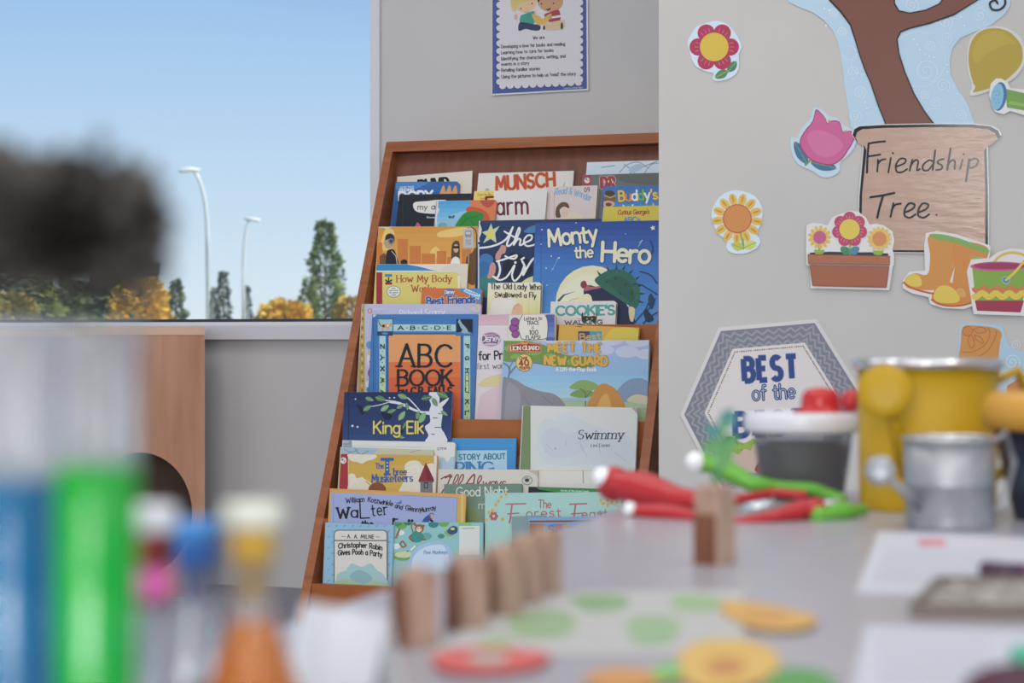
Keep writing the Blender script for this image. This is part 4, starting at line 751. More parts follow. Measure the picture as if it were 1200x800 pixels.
def a_monk(a):
    a.rect(455, 605, 570, 690, '8CC2BE')
    for x, y, q, c in ((470, 615, 7, '6BA83E'), (466, 613, 5, '3E8A6A'), (478, 612, 5, '2F7A6C'), (508, 614, 6, '2F7F88'), (520, 613, 6, '6BA83E'), (470, 624, 4, 'D9E6E0'), (464, 640, 5, 'D6E4E2'), (527, 624, 6, '7FB24C'), (545, 615, 8, '8FB86A'), (500, 628, 6, '5FA59E'), (517, 628, 4, '3E8A78')): a.oval(x, y, q, q*.7, c)
    a.poly([(483, 634), (482, 626), (487, 622), (494, 624), (497, 630), (491, 635)], '2F8F84', True); a.oval(491.5, 619, 5.2, 5, '9A5A34'); a.oval(491, 620, 3.2, 3.2, 'E6C9A4'); a.oval(490, 619, .6, .6, '26201C'); a.oval(492.6, 619, .6, .6, '26201C'); a.oval(486.6, 614.6, 1.6, 1.6, '9A5A34'); a.oval(496.2, 616, 1.4, 1.4, '9A5A34')
    a.line([(484, 623), (482, 616), (486, 612)], 1.4, '9A5A34', True); a.line([(484, 634), (480, 630), (482, 627)], 2, '9A5A34', True); a.line([(494, 632), (499, 632)], 1.6, '9A5A34'); a.line([(475, 638), (472, 634), (469, 637), (472, 641), (476, 639)], 1.6, 'A5562E', True); a.line([(466, 626), (468, 620), (464, 630)], 1.8, 'A5562E', True)
    a.poly([(524, 622), (530, 616), (536, 618), (535, 624), (528, 626)], '2E4F8A', True); a.oval(530.4, 619.4, 2.6, 1.6, 'D9C63E')
    a.oval(472, 651, 12, 5.4, '7FA14A'); a.oval(473, 649.6, 10.5, 3.8, 'C7D3A0'); a.poly([(481, 652), (490, 640), (508, 634), (520, 636), (530, 646), (530, 670), (480, 670)], '9CC0DC', True); a.poly([(484, 654), (494, 643), (510, 638), (522, 642), (526, 670), (486, 670)], 'C6D8E6', True)
    a.line([(482, 644), (486, 640)], 2.4, 'E6E2DC'); a.oval(477.6, 645.4, .9, .9, 'B2383A'); a.rect(538, 616, 562, 650, 'D6D9CF'); a.line([(542, 619), (556, 618.6)], .8, '77806F')
    a.text('Five Monkeys', 497, 649, 524, 648.6, 4, .8, '6F92B4', .2)
book('picture_book', 'jungle green picture book with a small brown cartoon monkey', T5, 5, (462, 611.5), (566, 612), .025, .006, '8CC2BE', a_monk)
# ------------------------------------------------------------------ notice on the back wall
def flat_piece(name, label, cat, outline, P, n, base, art, thick=.0012, group=None, rough=.35, spec=.4, gap=.0006, edge=None, smooth=False):
    """a paper or card cut-out fixed flat to a wall or lying on a table"""
    pts = spline(outline) if smooth else list(outline)
    A = sum(pts[i][0]*pts[(i+1) % len(pts)][1]-pts[(i+1) % len(pts)][0]*pts[i][1] for i in range(len(pts)))
    if A > 0: pts = pts[::-1]
    Pf = P + n*(gap+thick); m_ = MB(); m_.prism([hit(x, y, Pf, n) for x, y in pts], -n*thick, M(base, rough, 0, spec) if isinstance(base, str) else base, M(edge or base, .6))
    if art: art(Art(m_, Pf, n, None, rough, spec))
    cx, cy = sum(p[0] for p in pts)/len(pts), sum(p[1] for p in pts)/len(pts)
    o = m_.build(name, None, hit(cx, cy, P, n)); return tag(o, label, cat, group)
def a_notice(a):
    a.poly([(577, -70), (686.6, -70), (687.8, 104), (577, 110)], '4A5FA0')
    yb = lambda x: 104.6-(x-584)*.044
    pts = [(583, -70)]
    for y in range(-70, 98, 9): pts += ell(583.6, y+4.5, 2.6, 4.5, 6, 0, 270, 90)[::1] if False else [(585.6, y), (581.6, y+2.2), (580.8, y+4.6), (581.8, y+7), (585.6, y+9)]
    n_ = 11
    for i in range(n_):
        x0 = 584+i*9; pts += [(x0, yb(x0)-3), (x0+1.4, yb(x0)-.4), (x0+4.5, yb(x0)+.7), (x0+7.6, yb(x0)-.6), (x0+9, yb(x0)-3.4)]
    for y in range(98, -70, -9): pts += [(680, y), (683.4, y-2), (684, y-4.5), (683.2, y-7), (680, y-9)]
    pts.append((682, -70)); a.poly(pts, '3B4468'); cx = 632
    a.poly([(632+(x-632)*.988, y-.7) for x, y in pts], 'D8D5DA')
    # two children reading a yellow book
    a.oval(615, 2, 14, 13, 'E2BC96'); a.poly([(599, 8), (600, -12), (612, -18), (628, -14), (626, -2), (615, 2), (606, 6), (604, 14)], 'D6BF6A', True); a.oval(601.5, 11, 2, 2.4, 'E2BC96'); a.oval(604.6, 20, 2.2, 3.6, 'D9B08C'); a.oval(610.4, 10, .8, .9, '35302E'); a.oval(623.6, 4.2, .8, .9, '35302E'); a.line([(614.6, 14.2), (617, 14.6), (619.5, 13.4)], .5, '8A5A48', True)
    a.poly([(609, 26), (610, 19), (614, 16.6), (626, 13), (627, 20), (625, 28), (612, 27)], '3E9C8E', True); a.poly([(608, 28), (612, 26), (624, 28), (633, 30), (632, 35.4), (624, 35.6), (616, 34), (608, 36)], '3C4263', True)
    a.oval(645, 2, 15, 12, 'C99A70'); a.poly([(630, 2), (631, -14), (645, -19), (660, -12), (660, 0), (655, -6), (640, -8), (633, 0)], '3A2A22', True); a.oval(634.6, 4.4, .9, 1, '2A2422'); a.oval(648.6, 3.8, .9, 1, '2A2422'); a.poly([(639.6, 10.6), (643, 10.4), (645.4, 8.6), (644.4, 11.4), (641.6, 12)], '3A2220', True)
    a.poly([(638, 17), (645, 14), (655, 12), (656, 25), (645, 26), (640, 22)], 'A9404C', True); a.line([(646, 20.5), (656, 19)], 2.6, 'DCD6D8'); a.poly([(638, 28), (650, 25), (660, 23.4), (662, 26), (659, 34), (640, 35)], 'D6BF96', True); a.oval(637.6, 32.6, 1.3, 2.6, '3C3A40'); a.oval(658.4, 30.4, 1.4, 4.2, '3C3A40')
    a.poly([(623.4, 16.6), (631, 18.6), (636, 22), (641, 18), (646.6, 16.2), (642, 25), (635, 29), (628, 27.4)], 'D9B154', True); a.oval(645, 20, 2, 2.6, 'C99A70'); a.oval(627.6, 14.4, 1.6, 2, 'E2BC96')
    k = '4A4850'
    for t_, x0, y0, x1, y1 in (('We are', 624.8, 46.2, 638, 45.4), ('Developing a love for books and reading', 587.4, 56.4, 662, 53.2), ('Learning how to care for books', 587.4, 63.4, 648.6, 60.6), ('Identifying the characters, setting, and', 587.6, 70.6, 662.6, 67.4), ('events in a story', 587.6, 77, 620, 75.6), ('Retelling familiar stories', 587.6, 84, 632.6, 82), ('Using the pictures to help us "read" the story', 587.8, 91.6, 674.6, 88)):
        a.text(t_, x0, y0, x1, y1, 3.7, .62, k, .2)
    a.text('Created by a Kinder Helper', 660, 104.4, 683, 103.2, 1.8, .3, 'B9BFD6', .14)
flat_piece('notice_poster', 'laminated reading notice with a scalloped blue border, pinned above the wooden display case', 'poster', [(576, -75), (688.4, -75), (689.6, 105.6), (576.2, 111.8)], wallp(0, 0), nW, 'DCDADC', a_notice, .0010, None, .5, .3, .004)
# ------------------------------------------------------------------ cut-outs on the partition
PP = V((0, YP, 0)); nP = V((0, -1, 0)); GL = (.22, .5)
def sticker(name, label, cat, outline, art, base='D5E0E6', group=None, smooth=False, gap=.0006, thick=.0014, rough=.28):
    return flat_piece(name, label, cat, outline, PP, nP, base, art, thick, group, rough, .5, gap, 'C9CED2', smooth)
def fl_out(cx, cy, r, n, rot, amp=.07):
    return [(cx+r*(1+amp*math.cos(n*math.radians(i*6-rot)))*math.cos(math.radians(i*6)), cy+r*(1+amp*math.cos(n*math.radians(i*6-rot)))*math.sin(math.radians(i*6))) for i in range(60)]
SG = 'flower cut-outs on the white partition'
def leaf(a, x0, y0, x1, y1, w, c, vein=None):
    dx, dy = x1-x0, y1-y0; a.poly([(x0, y0), (x0+dx*.35-dy*w, y0+dy*.35+dx*w), (x0+dx*.75-dy*w*.8, y0+dy*.75+dx*w*.8), (x1, y1), (x0+dx*.75+dy*w*.8, y0+dy*.75-dx*w*.8), (x0+dx*.35+dy*w, y0+dy*.35-dx*w)], c, True)
    if vein: a.line([(x0, y0), (x1, y1)], .7, vein)
def round_flower(a, cx, cy, R, r, n, rot, pc, pl, cc, ring=None):
    a.polys([ell(cx+R*.66*math.cos(math.radians(rot+360*k/n)), cy+R*.66*math.sin(math.radians(rot+360*k/n)), R*.36, R*.36, 18) for k in range(n)], pc)
    for k in range(n):
        for d in (-13, 0, 13):
            an = math.radians(rot+360*k/n+d); a.line([(cx+r*1.1*math.cos(an), cy+r*1.1*math.sin(an)), (cx+R*.8*math.cos(an), cy+R*.8*math.sin(an))], .5, pl)
    if ring: a.oval(cx, cy, r*1.08, r*1.08, ring)
    a.oval(cx, cy, r, r, cc)
def a_f1(a):
    a.line([(846, 80), (853, 84), (860, 76)], 2.6, '6E9A34', True); leaf(a, 853, 84, 863, 72, .3, '3F7F5E', '8FB04A'); leaf(a, 853, 83, 838, 91, .28, '4E8450', '9FBC4E')
    round_flower(a, 837, 55, 28.5, 16.8, 6, 0, 'B3274F', 'D98AA2', 'D6B420')
def union_outline(parts):
    return parts
o1 = [(808, 60), (806, 50), (810, 40), (817, 31), (828, 27), (838, 24.6), (850, 27), (857, 33), (864, 42), (869, 54), (866, 64), (866, 78), (862, 87), (852, 93), (840, 95), (835, 92), (836, 86), (826, 83), (814, 76)]
sticker('flower_sticker', 'crimson paper flower with yellow middle and two small leaves, uppermost of the loose flowers', 'wall decoration', o1, a_f1, 'CBDCE6', SG, True)
def a_f2(a):
    a.line([(866, 268), (870, 280), (871, 291)], 3.2, '86A83A', True); leaf(a, 871, 291, 857, 286, .34, 'B9BF3E', '8A9A2E'); leaf(a, 872, 290, 886, 284, .34, 'C8CC5A', '8A9A2E')
    for p in petal_ring(864, 256, 15, 30, 13, 4.6, 8): a.poly(p, 'E0B43A')
    for p in petal_ring(864, 256, 19, 28, 13, 1.2, 8): a.poly(p, 'C58E2A')
    a.oval(864, 256, 17, 17, 'C2522A'); a.oval(864, 256, 15.8, 15.8, 'CF8438')
o2 = [(836, 262), (834, 248), (840, 235), (848, 227), (860, 223), (874, 225), (886, 231), (893, 243), (893, 256), (890, 266), (886, 273), (891, 282), (886, 291), (872, 297), (857, 296), (851, 290), (852, 281), (842, 274)]
sticker('flower_sticker', 'yellow paper sunflower with a wide orange middle, below the crimson flower', 'wall decoration', o2, a_f2, 'CBDCE6', SG, True)
def a_tulip(a):
    a.line([(944, 193), (951, 186), (958, 180)], 3, '7E9C3A', True); leaf(a, 946, 192, 931, 166, .2, '3F6E8E', '87A33E'); leaf(a, 950, 190, 980, 197, .2, '39708A', '87A33E')
    a.oval(972, 142, 1.8, 1.8, 'D9A03A'); a.oval(991, 154, 1.8, 1.8, 'D9A03A'); a.line([(968, 150), (972, 142)], .8, 'C78A6A'); a.line([(985, 160), (991, 154)], .8, 'C78A6A')
    pet = [(956, 128.4), (962, 132), (967, 138), (970, 144), (976, 141), (984, 143), (988, 154), (996, 153), (1002, 157), (1000, 166), (994, 176), (987, 186), (976, 193), (962, 192), (948, 186), (938, 172), (938, 162), (944, 152), (952, 142)]
    a.poly(pet, 'A5376A', True); c = (968, 164); a.poly([(c[0]+(x-c[0])*.955, c[1]+(y-c[1])*.955) for x, y in pet], 'CC5A8E', True); a.poly([(946, 160), (958, 152), (980, 160), (988, 172), (972, 184), (954, 178)], 'D26C9A', True)
o3 = [(954, 126), (962, 128), (972, 136), (980, 138), (988, 146), (995, 150), (1005, 154), (1003, 168), (996, 180), (985, 190), (984, 200), (974, 207), (962, 207), (952, 200), (944, 197), (933, 190), (927, 176), (927, 162), (934, 161), (940, 150), (950, 138)]
sticker('tulip_sticker', 'pink paper tulip tilted to one side with two dark leaves', 'wall decoration', o3, a_tulip, 'BCD2DE', SG, True)
# tree of blue paper with a brown trunk
BL, WHT = 'B4CFDF', 'D0DFE8'
def swirl(a, cx, cy, r, turns=2.2, w=.9, a0=0):
    n = int(turns*12); a.line([(cx+r*(i/n)*math.cos(a0+i*math.pi/6), cy+r*(i/n)*math.sin(a0+i*math.pi/6)) for i in range(2, n+1)], w, WHT)
def a_tree(a):
    for q in ((976, 15, 6), (986, 37, 6), (999, 84, 7), (1007, 108, 8), (1085, 83, 15), (1089, 54, 7), (1098, 20, 12), (1108, 26, 9), (1068, 6, 9), (1096, 120, 7), (1105, 100, 9), (1083, 112, 6), (1126, 135, 7), (1002, 136, 8), (1148, 18, 10), (1109, 45, 7)): swirl(a, q[0], q[1], q[2])
    for cx, cy, r_ in ((1076, 70, 32), (1096, 145, 18), (1022, 146, 20), (1010, 75, 12), (995, 62, 8)): a.line(ell(cx, cy, r_, r_, 30), .8, WHT, closed=True)
    for x, y in ((1071, 46), (1075, 52), (1078, 58), (1084, 64), (1089, 66), (1094, 67), (966, 10), (972, 12), (968, 30), (1004, 86), (1000, 92), (1014, 120), (1016, 127), (1126, 20), (1130, 30), (1122, 110), (1120, 120), (1118, 128), (1110, 76), (1110, 84)): a.oval(x, y, 1.1, 1.1, 'DCE8EE')
    tr = [(958, -60), (971, 0), (985, 15), (996, 30), (1002, 48), (1006, 62), (1013, 82), (1020, 98), (1028, 122), (1039, 150), (1099, 150), (1084, 130), (1072, 110), (1061, 84), (1054, 62), (1052, 46), (1056, 38), (1066, 34), (1090, 28), (1118, 18), (1150, -2), (1180, -40), (1120, -20), (1100, 4), (1085, 11), (1066, 14.6), (1054, 12), (1049, 4), (1049, -10), (1060, -60)]
    a.poly([(x, y) for x, y in tr], '2F1E1A'); c = (1030, 60)
    tr2 = [(960, -60), (973, -1), (987, 14), (998, 29.5), (1003.6, 48), (1007.6, 62), (1014.6, 82), (1021.6, 98), (1029.6, 122), (1040.6, 150), (1096.6, 150), (1082.4, 130.6), (1070.4, 110.6), (1059.4, 84.4), (1052.4, 62), (1050.4, 46), (1054.6, 36.6), (1065, 32.2), (1089, 26.2), (1117, 16.2), (1148, -2), (1176, -40), (1122, -18), (1100.6, 5.6), (1085.6, 12.6), (1066, 16.2), (1053, 13.6), (1047.4, 5), (1047.4, -10), (1058, -60)]
    a.poly(tr2, '7C4B3A')
    a.line([(1176, -8), (1178, 4), (1172, 11), (1163, 11), (1160, 4), (1166, 0), (1169, 4)], 2.6, '2A2526', True)
o4 = [(900, -60), (924, 2), (938, 9), (952, 14), (966, 24), (976, 36), (982, 50), (986, 70), (989, 95), (993, 120), (997, 150), (1144, 150), (1133, 120), (1122, 104), (1114, 88), (1113, 70), (1116, 56), (1126, 44), (1140, 38), (1160, 30), (1176, 18), (1184, 6), (1186, -60)]
sticker('paper_tree', 'large sky blue paper cut-out of a brown tree trunk with white swirls', 'wall decoration', o4, a_tree, BL, None, False, .0006, .0012)
lam_m = noisy('wrinkled_laminate', 'B8927A', 'C29C84', (2, 1, 9), 9, .17, 5, .4, .3, .7, spec=.7)
def a_pot(a):
    o = pot_o; c = (1085, 220)
    a.poly([(x+(1.2 if x < c[0] else -1.2), y+(1 if y < c[1] else -1)) for x, y in o], '1E1D22')
    a.poly([(x+(4.4 if x < c[0] else -4.4), y+(4.4 if y < c[1] else -3.4)) for x, y in o], lam_m)
    k = '1D1C20'
    a.line([(1018, 168), (1016.6, 184), (1016, 202)], 2.6, k, True); a.line([(1018.4, 168), (1028, 166.4), (1037, 165.6)], 2.4, k, True); a.line([(1018, 183), (1026, 182), (1031.6, 181)], 2.2, k)
    a.line([(1029, 187), (1028, 201)], 2.0, k); a.line([(1028.4, 193), (1032, 188), (1037.6, 186.4)], 2.0, k, True); a.line([(1044, 185), (1041, 202)], 2, k); a.oval(1046.4, 179.4, 1.2, 1.2, k)
    a.line([(1051, 195), (1060, 191), (1061, 186.4), (1055, 186), (1050, 193), (1051, 201), (1057, 201.6), (1063, 198)], 2, k, True); a.line([(1069, 187), (1066, 200)], 2, k); a.line([(1066.6, 195), (1072, 188), (1076, 189), (1074.6, 199), (1078, 198)], 2, k, True)
    a.line([(1094.6, 190), (1089, 187.6), (1082, 193), (1082, 199), (1088, 199), (1093.6, 192)], 2, k, True); a.line([(1096, 176), (1093, 199)], 2.2, k)
    a.line([(1106, 186), (1100, 188), (1099, 191), (1104, 194), (1103, 198), (1097, 199)], 2, k, True); a.line([(1114, 174), (1110, 199)], 2.2, k); a.line([(1110.4, 194), (1115, 188), (1119, 188.6), (1118.6, 198)], 2, k, True); a.line([(1128, 187), (1125, 198)], 2, k); a.oval(1129.4, 180.6, 1.2, 1.2, k)
    a.line([(1136, 186), (1132, 212)], 2.4, k); a.line([(1135.4, 189), (1142, 185.6), (1146.4, 188), (1144, 194), (1138, 196.6), (1134, 195)], 2, k, True)
    a.line([(1020, 231), (1034, 229), (1048, 226)], 2.6, k); a.line([(1035, 229), (1031, 242), (1028, 255)], 2.6, k, True); a.line([(1047, 238), (1043.6, 254)], 2.2, k); a.line([(1044.6, 247), (1049, 240), (1055.6, 238.6)], 2.2, k, True)
    for x in (1060, 1076): a.line([(x, 249), (x+9, 245), (x+12, 240), (x+6, 238), (x+1, 244), (x, 252), (x+6, 255), (x+13, 251)], 2.2, k, True)
    a.oval(1097.6, 251.6, 1.1, 1.1, k)
pot_o = [(1006, 147), (1030, 145.6), (1085, 144.6), (1140, 144.6), (1162, 147), (1171, 152), (1173.6, 158), (1168, 164), (1160, 168.6), (1157.6, 172), (1159, 230), (1159, 297), (1085, 296.6), (1004.6, 296), (1006, 230), (1011, 172), (1009, 167), (1002, 163.6), (998, 157), (1000, 150.4)]
sticker('paper_pot', 'tan laminated paper pot with a black outline and handwritten words', 'wall decoration', pot_o, a_pot, 'D9D2C8', None, False, .0024, .0012, .12)
def a_box(a):
    a.poly([(949, 296), (972, 294.8), (1000, 295.6), (1020, 295.4), (1041, 297), (1041, 300.4), (949, 299)], '33343A')
    for x, h_ in ((960, 298), (996, 298), (1029, 299)): a.line([(x, 280), (x, h_)], 2.4, '86A83A')
    for x, y in ((960, 297), (1029, 298)): leaf(a, x, y, x-6, y-4, .34, '8FAE3A'); leaf(a, x, y, x+6, y-4, .34, '8FAE3A')
    leaf(a, 996, 297, 985, 290, .34, '3F8A5E'); leaf(a, 996, 297, 1007, 290, .34, '4E86A0')
    for p in petal_ring(960.5, 278, 6, 14, 13, 2.0): a.poly(p, 'E0B43A')
    a.oval(960.5, 278, 7.6, 7.6, 'C25A86'); 
    for p in petal_ring(1030.6, 279.6, 6, 14.6, 15, 2.0): a.poly(p, 'E0BC4A')
    a.oval(1030.6, 279.6, 8.4, 8.4, 'D3864A')
    round_flower(a, 995.6, 268.6, 20.4, 12, 7, -90, 'BF3D62', 'DDA0B2', 'DCBF3A')
    a.poly([(948.6, 310), (1042, 312), (1039, 337), (952, 335)], '8A4A2E'); a.poly([(949.6, 311), (1041, 313), (1038, 336), (953, 334)], 'A55F3C'); a.poly([(946.6, 297.6), (1043, 299.6), (1042.6, 311), (947, 309)], '8A4A2E'); a.poly([(947.4, 298.4), (1042, 300.4), (1041.8, 310), (947.8, 308.2)], 'AE6844')
o5 = [(945, 264), (952, 261), (962, 262), (970, 264), (973, 258), (976, 254), (986, 250), (996, 246.6), (1006, 248), (1015, 255), (1019, 263), (1027, 262), (1036, 264), (1046, 271), (1048, 282), (1046, 292), (1047.6, 298), (1047.6, 310), (1046, 313), (1042, 340), (950, 337.6), (949, 312), (945, 310), (944.6, 292)]
sticker('window_box_sticker', 'paper window box of three flowers in a brown planter', 'wall decoration', o5, a_box, 'DCD8D2', None, False, .0042)
def a_leafy(a):
    o = [(1140, 96), (1136, 80), (1135, 66), (1138, 50), (1147, 38), (1162, 33), (1180, 36), (1192, 46), (1198, 58), (1197, 74), (1186, 88), (1172, 98), (1158, 104), (1141, 108), (1143, 102)]
    a.poly(o, 'B39A2A', True); a.poly([(1140, 60), (1150, 42), (1170, 36), (1190, 50), (1180, 52), (1160, 60), (1144, 74)], 'BBA230', True)
o6 = [(1137, 112), (1139, 100), (1134, 84), (1133, 66), (1136, 48), (1146, 36), (1162, 30.6), (1181, 33), (1196, 44), (1202, 60), (1200, 76), (1188, 92), (1172, 101), (1156, 108)]
sticker('leaf_sticker', 'olive yellow paper leaf with a pointed tip beside the tree', 'wall decoration', o6, a_leafy, 'CFCDC6', None, True, .0006, .0014, .35)
def a_can(a):
    a.poly([(1178, 104), (1200, 109), (1215, 112), (1215, 132), (1180, 126)], '6E9C3A'); a.poly([(1184, 118), (1215, 124), (1215, 127), (1180, 122)], '86B04A'); a.poly([(1214, 100), (1260, 100), (1260, 140), (1214, 140)], '3F8FB0')
    a.oval(1171, 113, 8.6, 17, '2E6F9A', 8); a.oval(1168.6, 113.4, 7.4, 15.6, '7FB4CE', 8)
    for dx, dy in ((-3, -6), (0, -7), (-1, -2), (2, -2), (-3, 2), (1, 3), (-1, 7), (2, 7), (3, -5)): a.oval(1168.6+dx, 113.4+dy, .7, .7, '4E8FB4')
sticker('watering_can_sticker', 'paper watering can with blue sprinkler head and green spout', 'wall decoration', [(1159, 112), (1161, 98), (1167, 92), (1174, 92), (1181, 97), (1184, 103), (1210, 106), (1264, 96), (1264, 146), (1210, 138), (1184, 130), (1176, 134), (1166, 131)], a_can, 'DCD8D4', None, False, .0026)
def a_boots(a):
    for dx, dy in ((0, 0), (30, 14)):
        b = [(1089+dx, 276+dy), (1120+dx, 282+dy), (1117+dx, 306+dy), (1116+dx, 330+dy), (1112+dx, 338+dy), (1090+dx, 342+dy-2*(dx == 0)), (1066+dx, 338+dy), (1060+dx, 332+dy), (1063+dx, 324+dy), (1073+dx, 320+dy), (1087+dx, 321+dy), (1090+dx, 300+dy)] if dx == 0 else [(1119, 284), (1157, 290), (1152, 316), (1150, 340), (1143, 352), (1122, 357), (1100, 356), (1092, 350), (1095, 340), (1104, 334), (1114, 333), (1117, 310)]
        a.poly(b, 'D08A2E' if dx == 0 else 'D18428', True)
    a.poly([(1089, 275), (1100, 274), (1120, 278), (1140, 285), (1158, 292), (1156, 297), (1138, 291), (1116, 284), (1098, 281)], '7FA54A', True); a.poly([(1140, 300), (1152, 301), (1151, 307), (1139, 306)], '8CB256'); a.poly([(1119, 312), (1116, 332), (1113, 330)], 'DAD4CC')
    a.poly([(1062, 326), (1070, 321), (1078, 324), (1080, 334), (1072, 336), (1062, 333)], 'DDBE36', True); a.poly([(1094, 344), (1102, 335), (1114, 336), (1124, 346), (1122, 354), (1106, 355), (1096, 352)], 'DDBE36', True); a.poly([(1138, 346), (1150, 336), (1151, 346), (1142, 352)], 'DDBE36', True)
    a.line([(1059, 331), (1068, 337), (1080, 341), (1094, 344)], 2.2, 'C6562A', True); a.line([(1092, 351), (1100, 356), (1114, 358.4), (1130, 357), (1144, 352), (1150, 345)], 2.2, 'C6562A', True)
    a.poly([(1120, 340), (1128, 338), (1132, 346), (1126, 348)], 'D99C4A', True)
o7 = [(1083, 288), (1085, 273), (1098, 270.6), (1120, 274), (1142, 281), (1161, 288), (1160, 300), (1155, 310), (1154, 346), (1146, 356), (1130, 362), (1106, 361), (1090, 356), (1088, 348), (1070, 344), (1058, 338), (1058, 328), (1066, 318), (1084, 317)]
sticker('boots_sticker', 'pair of orange paper rain boots with yellow toes', 'wall decoration', o7, a_boots, 'DAD6D0', None, False, .0042)
def a_pail(a):
    a.line([(1164, 308), (1172, 300), (1184, 296), (1198, 298), (1206, 304)], 3, 'D6B428', True)
    a.poly([(1139, 310), (1205, 310), (1201, 340), (1196, 366), (1145, 364), (1142, 340)], '7FA52E'); a.poly([(1142.4, 352), (1200, 352), (1196, 366), (1145, 364)], 'A02A44')
    def wav(y, w, c, ph): a.line([(1141.6+i*2.4, y+2.4*math.sin(i*.95+ph)) for i in range(25)], w, c)
    wav(339, 5.5, 'CF7434', 0); wav(345.6, 7, 'DDBE30', 1)
    a.poly(ell(1171, 312, 34, 5.6), 'C5507C'); a.poly(ell(1171, 311.6, 30, 3.8), '9C2C52'); a.oval(1179, 328, 5, 4.6, '8FB4C4'); a.oval(1179, 328, 3.8, 3.5, '3F7FA4'); a.line([(1179, 328), (1190, 318), (1200, 306), (1206, 298)], 3, 'DDBE30', True)
sticker('pail_sticker', 'paper beach pail with green, orange, yellow and crimson wavy bands', 'wall decoration', [(1138, 304), (1160, 302), (1170, 295), (1184, 291), (1200, 292), (1212, 300), (1210, 316), (1206, 344), (1201, 370), (1141, 368), (1137, 344), (1133, 318)], a_pail, 'DAD6D0', None, False, .0062)
# hexagonal award
def a_hex(a):
    c = (905, 478)
    hx = lambda f: [(c[0]+(x-c[0])*f, c[1]+(y-c[1])*f) for x, y in hex_o]
    a.poly(hx(.955), '7A7B84')
    for k in range(6):   # chevrons along each side
        (x0, y0), (x1, y1) = hx(.955)[k], hx(.955)[(k+1) % 6]; (u0, v0), (u1, v1) = hx(.72)[k], hx(.72)[(k+1) % 6]; n_ = 8
        for b in range(3):
            pts = []
            for i in range(2*n_+1):
                s_ = i/(2*n_); q = .14+b*.3+(.2 if i % 2 else 0); q = min(.97, q); pts.append((x0+(x1-x0)*s_+(u0+(u1-u0)*s_-x0-(x1-x0)*s_)*q, y0+(y1-y0)*s_+(v0+(v1-v0)*s_-y0-(y1-y0)*s_)*q))
            a.line(pts, 2.4, '94959C')
    a.poly(hx(.735), 'D8CFC9')
    h2 = hx(.695); pal = ['B8443C', '3F7F5A', 'D0A13A', '3B5590', '6A3E4E', '5F9A4E']; q = 0
    for k in range(6):
        (x0, y0), (x1, y1) = h2[k], h2[(k+1) % 6]; n_ = 30
        for i in range(n_): a._face(ell(x0+(x1-x0)*i/n_, y0+(y1-y0)*i/n_, 1.0, 1.0, 6), a.mat(pal[q % 6]), a.k); q += 1
    a.k += 1
    a.text('BEST', 872.6, 446.4, 934, 443, 26, 6.2, '22407E', .34, outline='8F9CBA', under=.8, cap=False)
    a.text('BEST', 872.6, 446.4, 934, 443, 26, 5.6, '22407E', .34, cap=False)
    a.text('of the', 882.6, 469, 931.6, 466, 17, 3.6, '22407E', .18); a.text('of the', 882.6, 469, 931.6, 466, 17, .7, 'C2C8D6', .18)
    a.text('BEST', 862, 511, 944, 507, 26, 6.2, '22407E', .34, outline='8F9CBA', under=.9, cap=False)
    a.poly([(846, 540), (852, 524), (862, 516), (872, 519), (884, 514), (892, 524), (893, 540), (886, 552), (856, 552)], '93AE34', True)
    for i in range(24): a.oval(852+(i*13 % 38), 520+(i*7 % 28), .8, .8, '6E8A26')
    a.line([(864, 520), (862, 512)], 1.4, '33261E'); leaf(a, 863, 518, 850, 513, .3, '3F7F3A'); a.poly([(853, 540), (858, 530), (866, 532), (872, 526), (880, 527), (884, 520), (893, 530), (893, 552), (856, 552)], 'C9AC98', True)
    a.poly([(885, 552), (890, 540), (898, 536), (905, 542), (905, 556)], 'A5303A', True)
hex_o = [(842, 383.6), (957, 373.6), (1012, 462), (968, 572), (846, 580), (797, 486)]
sticker('award_sign', 'grey chevron bordered hexagon sign with navy lettering', 'sign', hex_o, a_hex, 'D2CBC6', None, False, .0010, .0012, .45)
def a_mit(a):
    a.poly([(1128, 384), (1136, 381), (1150, 382), (1160, 383), (1170, 386), (1174, 392), (1172, 402), (1170, 420), (1168, 440), (1126, 440), (1126, 400)], 'CE8A34', True)
    a.oval(1134, 388, 5.5, 5.5, 'D0812C'); k = 'B85C2E'
    for p in ([(1127, 412), (1140, 412), (1154, 404), (1160, 392), (1158, 384)], [(1146, 418), (1158, 410), (1166, 396), (1168, 387)], [(1134, 398), (1138, 392), (1142, 402), (1138, 408), (1134, 398)], [(1142, 392), (1150, 396), (1152, 402), (1144, 398), (1142, 392)], [(1140, 386), (1150, 383), (1156, 388), (1146, 390), (1140, 386)]): a.line(p, .8, k, True)
    a.line(ell(1134, 388, 5.6, 5.6, 16), .7, k, closed=True); a.poly([(1180, 452), (1196, 442), (1210, 432), (1210, 470), (1180, 470)], 'C9803A')
    for q in ((1186, 424, 10), (1178, 440, 8), (1190, 404, 6)): swirl(a, *q)
sticker('glove_sticker', 'orange patterned paper garden glove on a pale blue backing', 'wall decoration', [(1124, 384), (1130, 379), (1148, 378), (1160, 380), (1174, 382), (1178, 392), (1182, 404), (1192, 410), (1206, 414), (1222, 418), (1222, 470), (1122, 470), (1123, 420)], a_mit, 'A9C6D4', None, False, .0008)
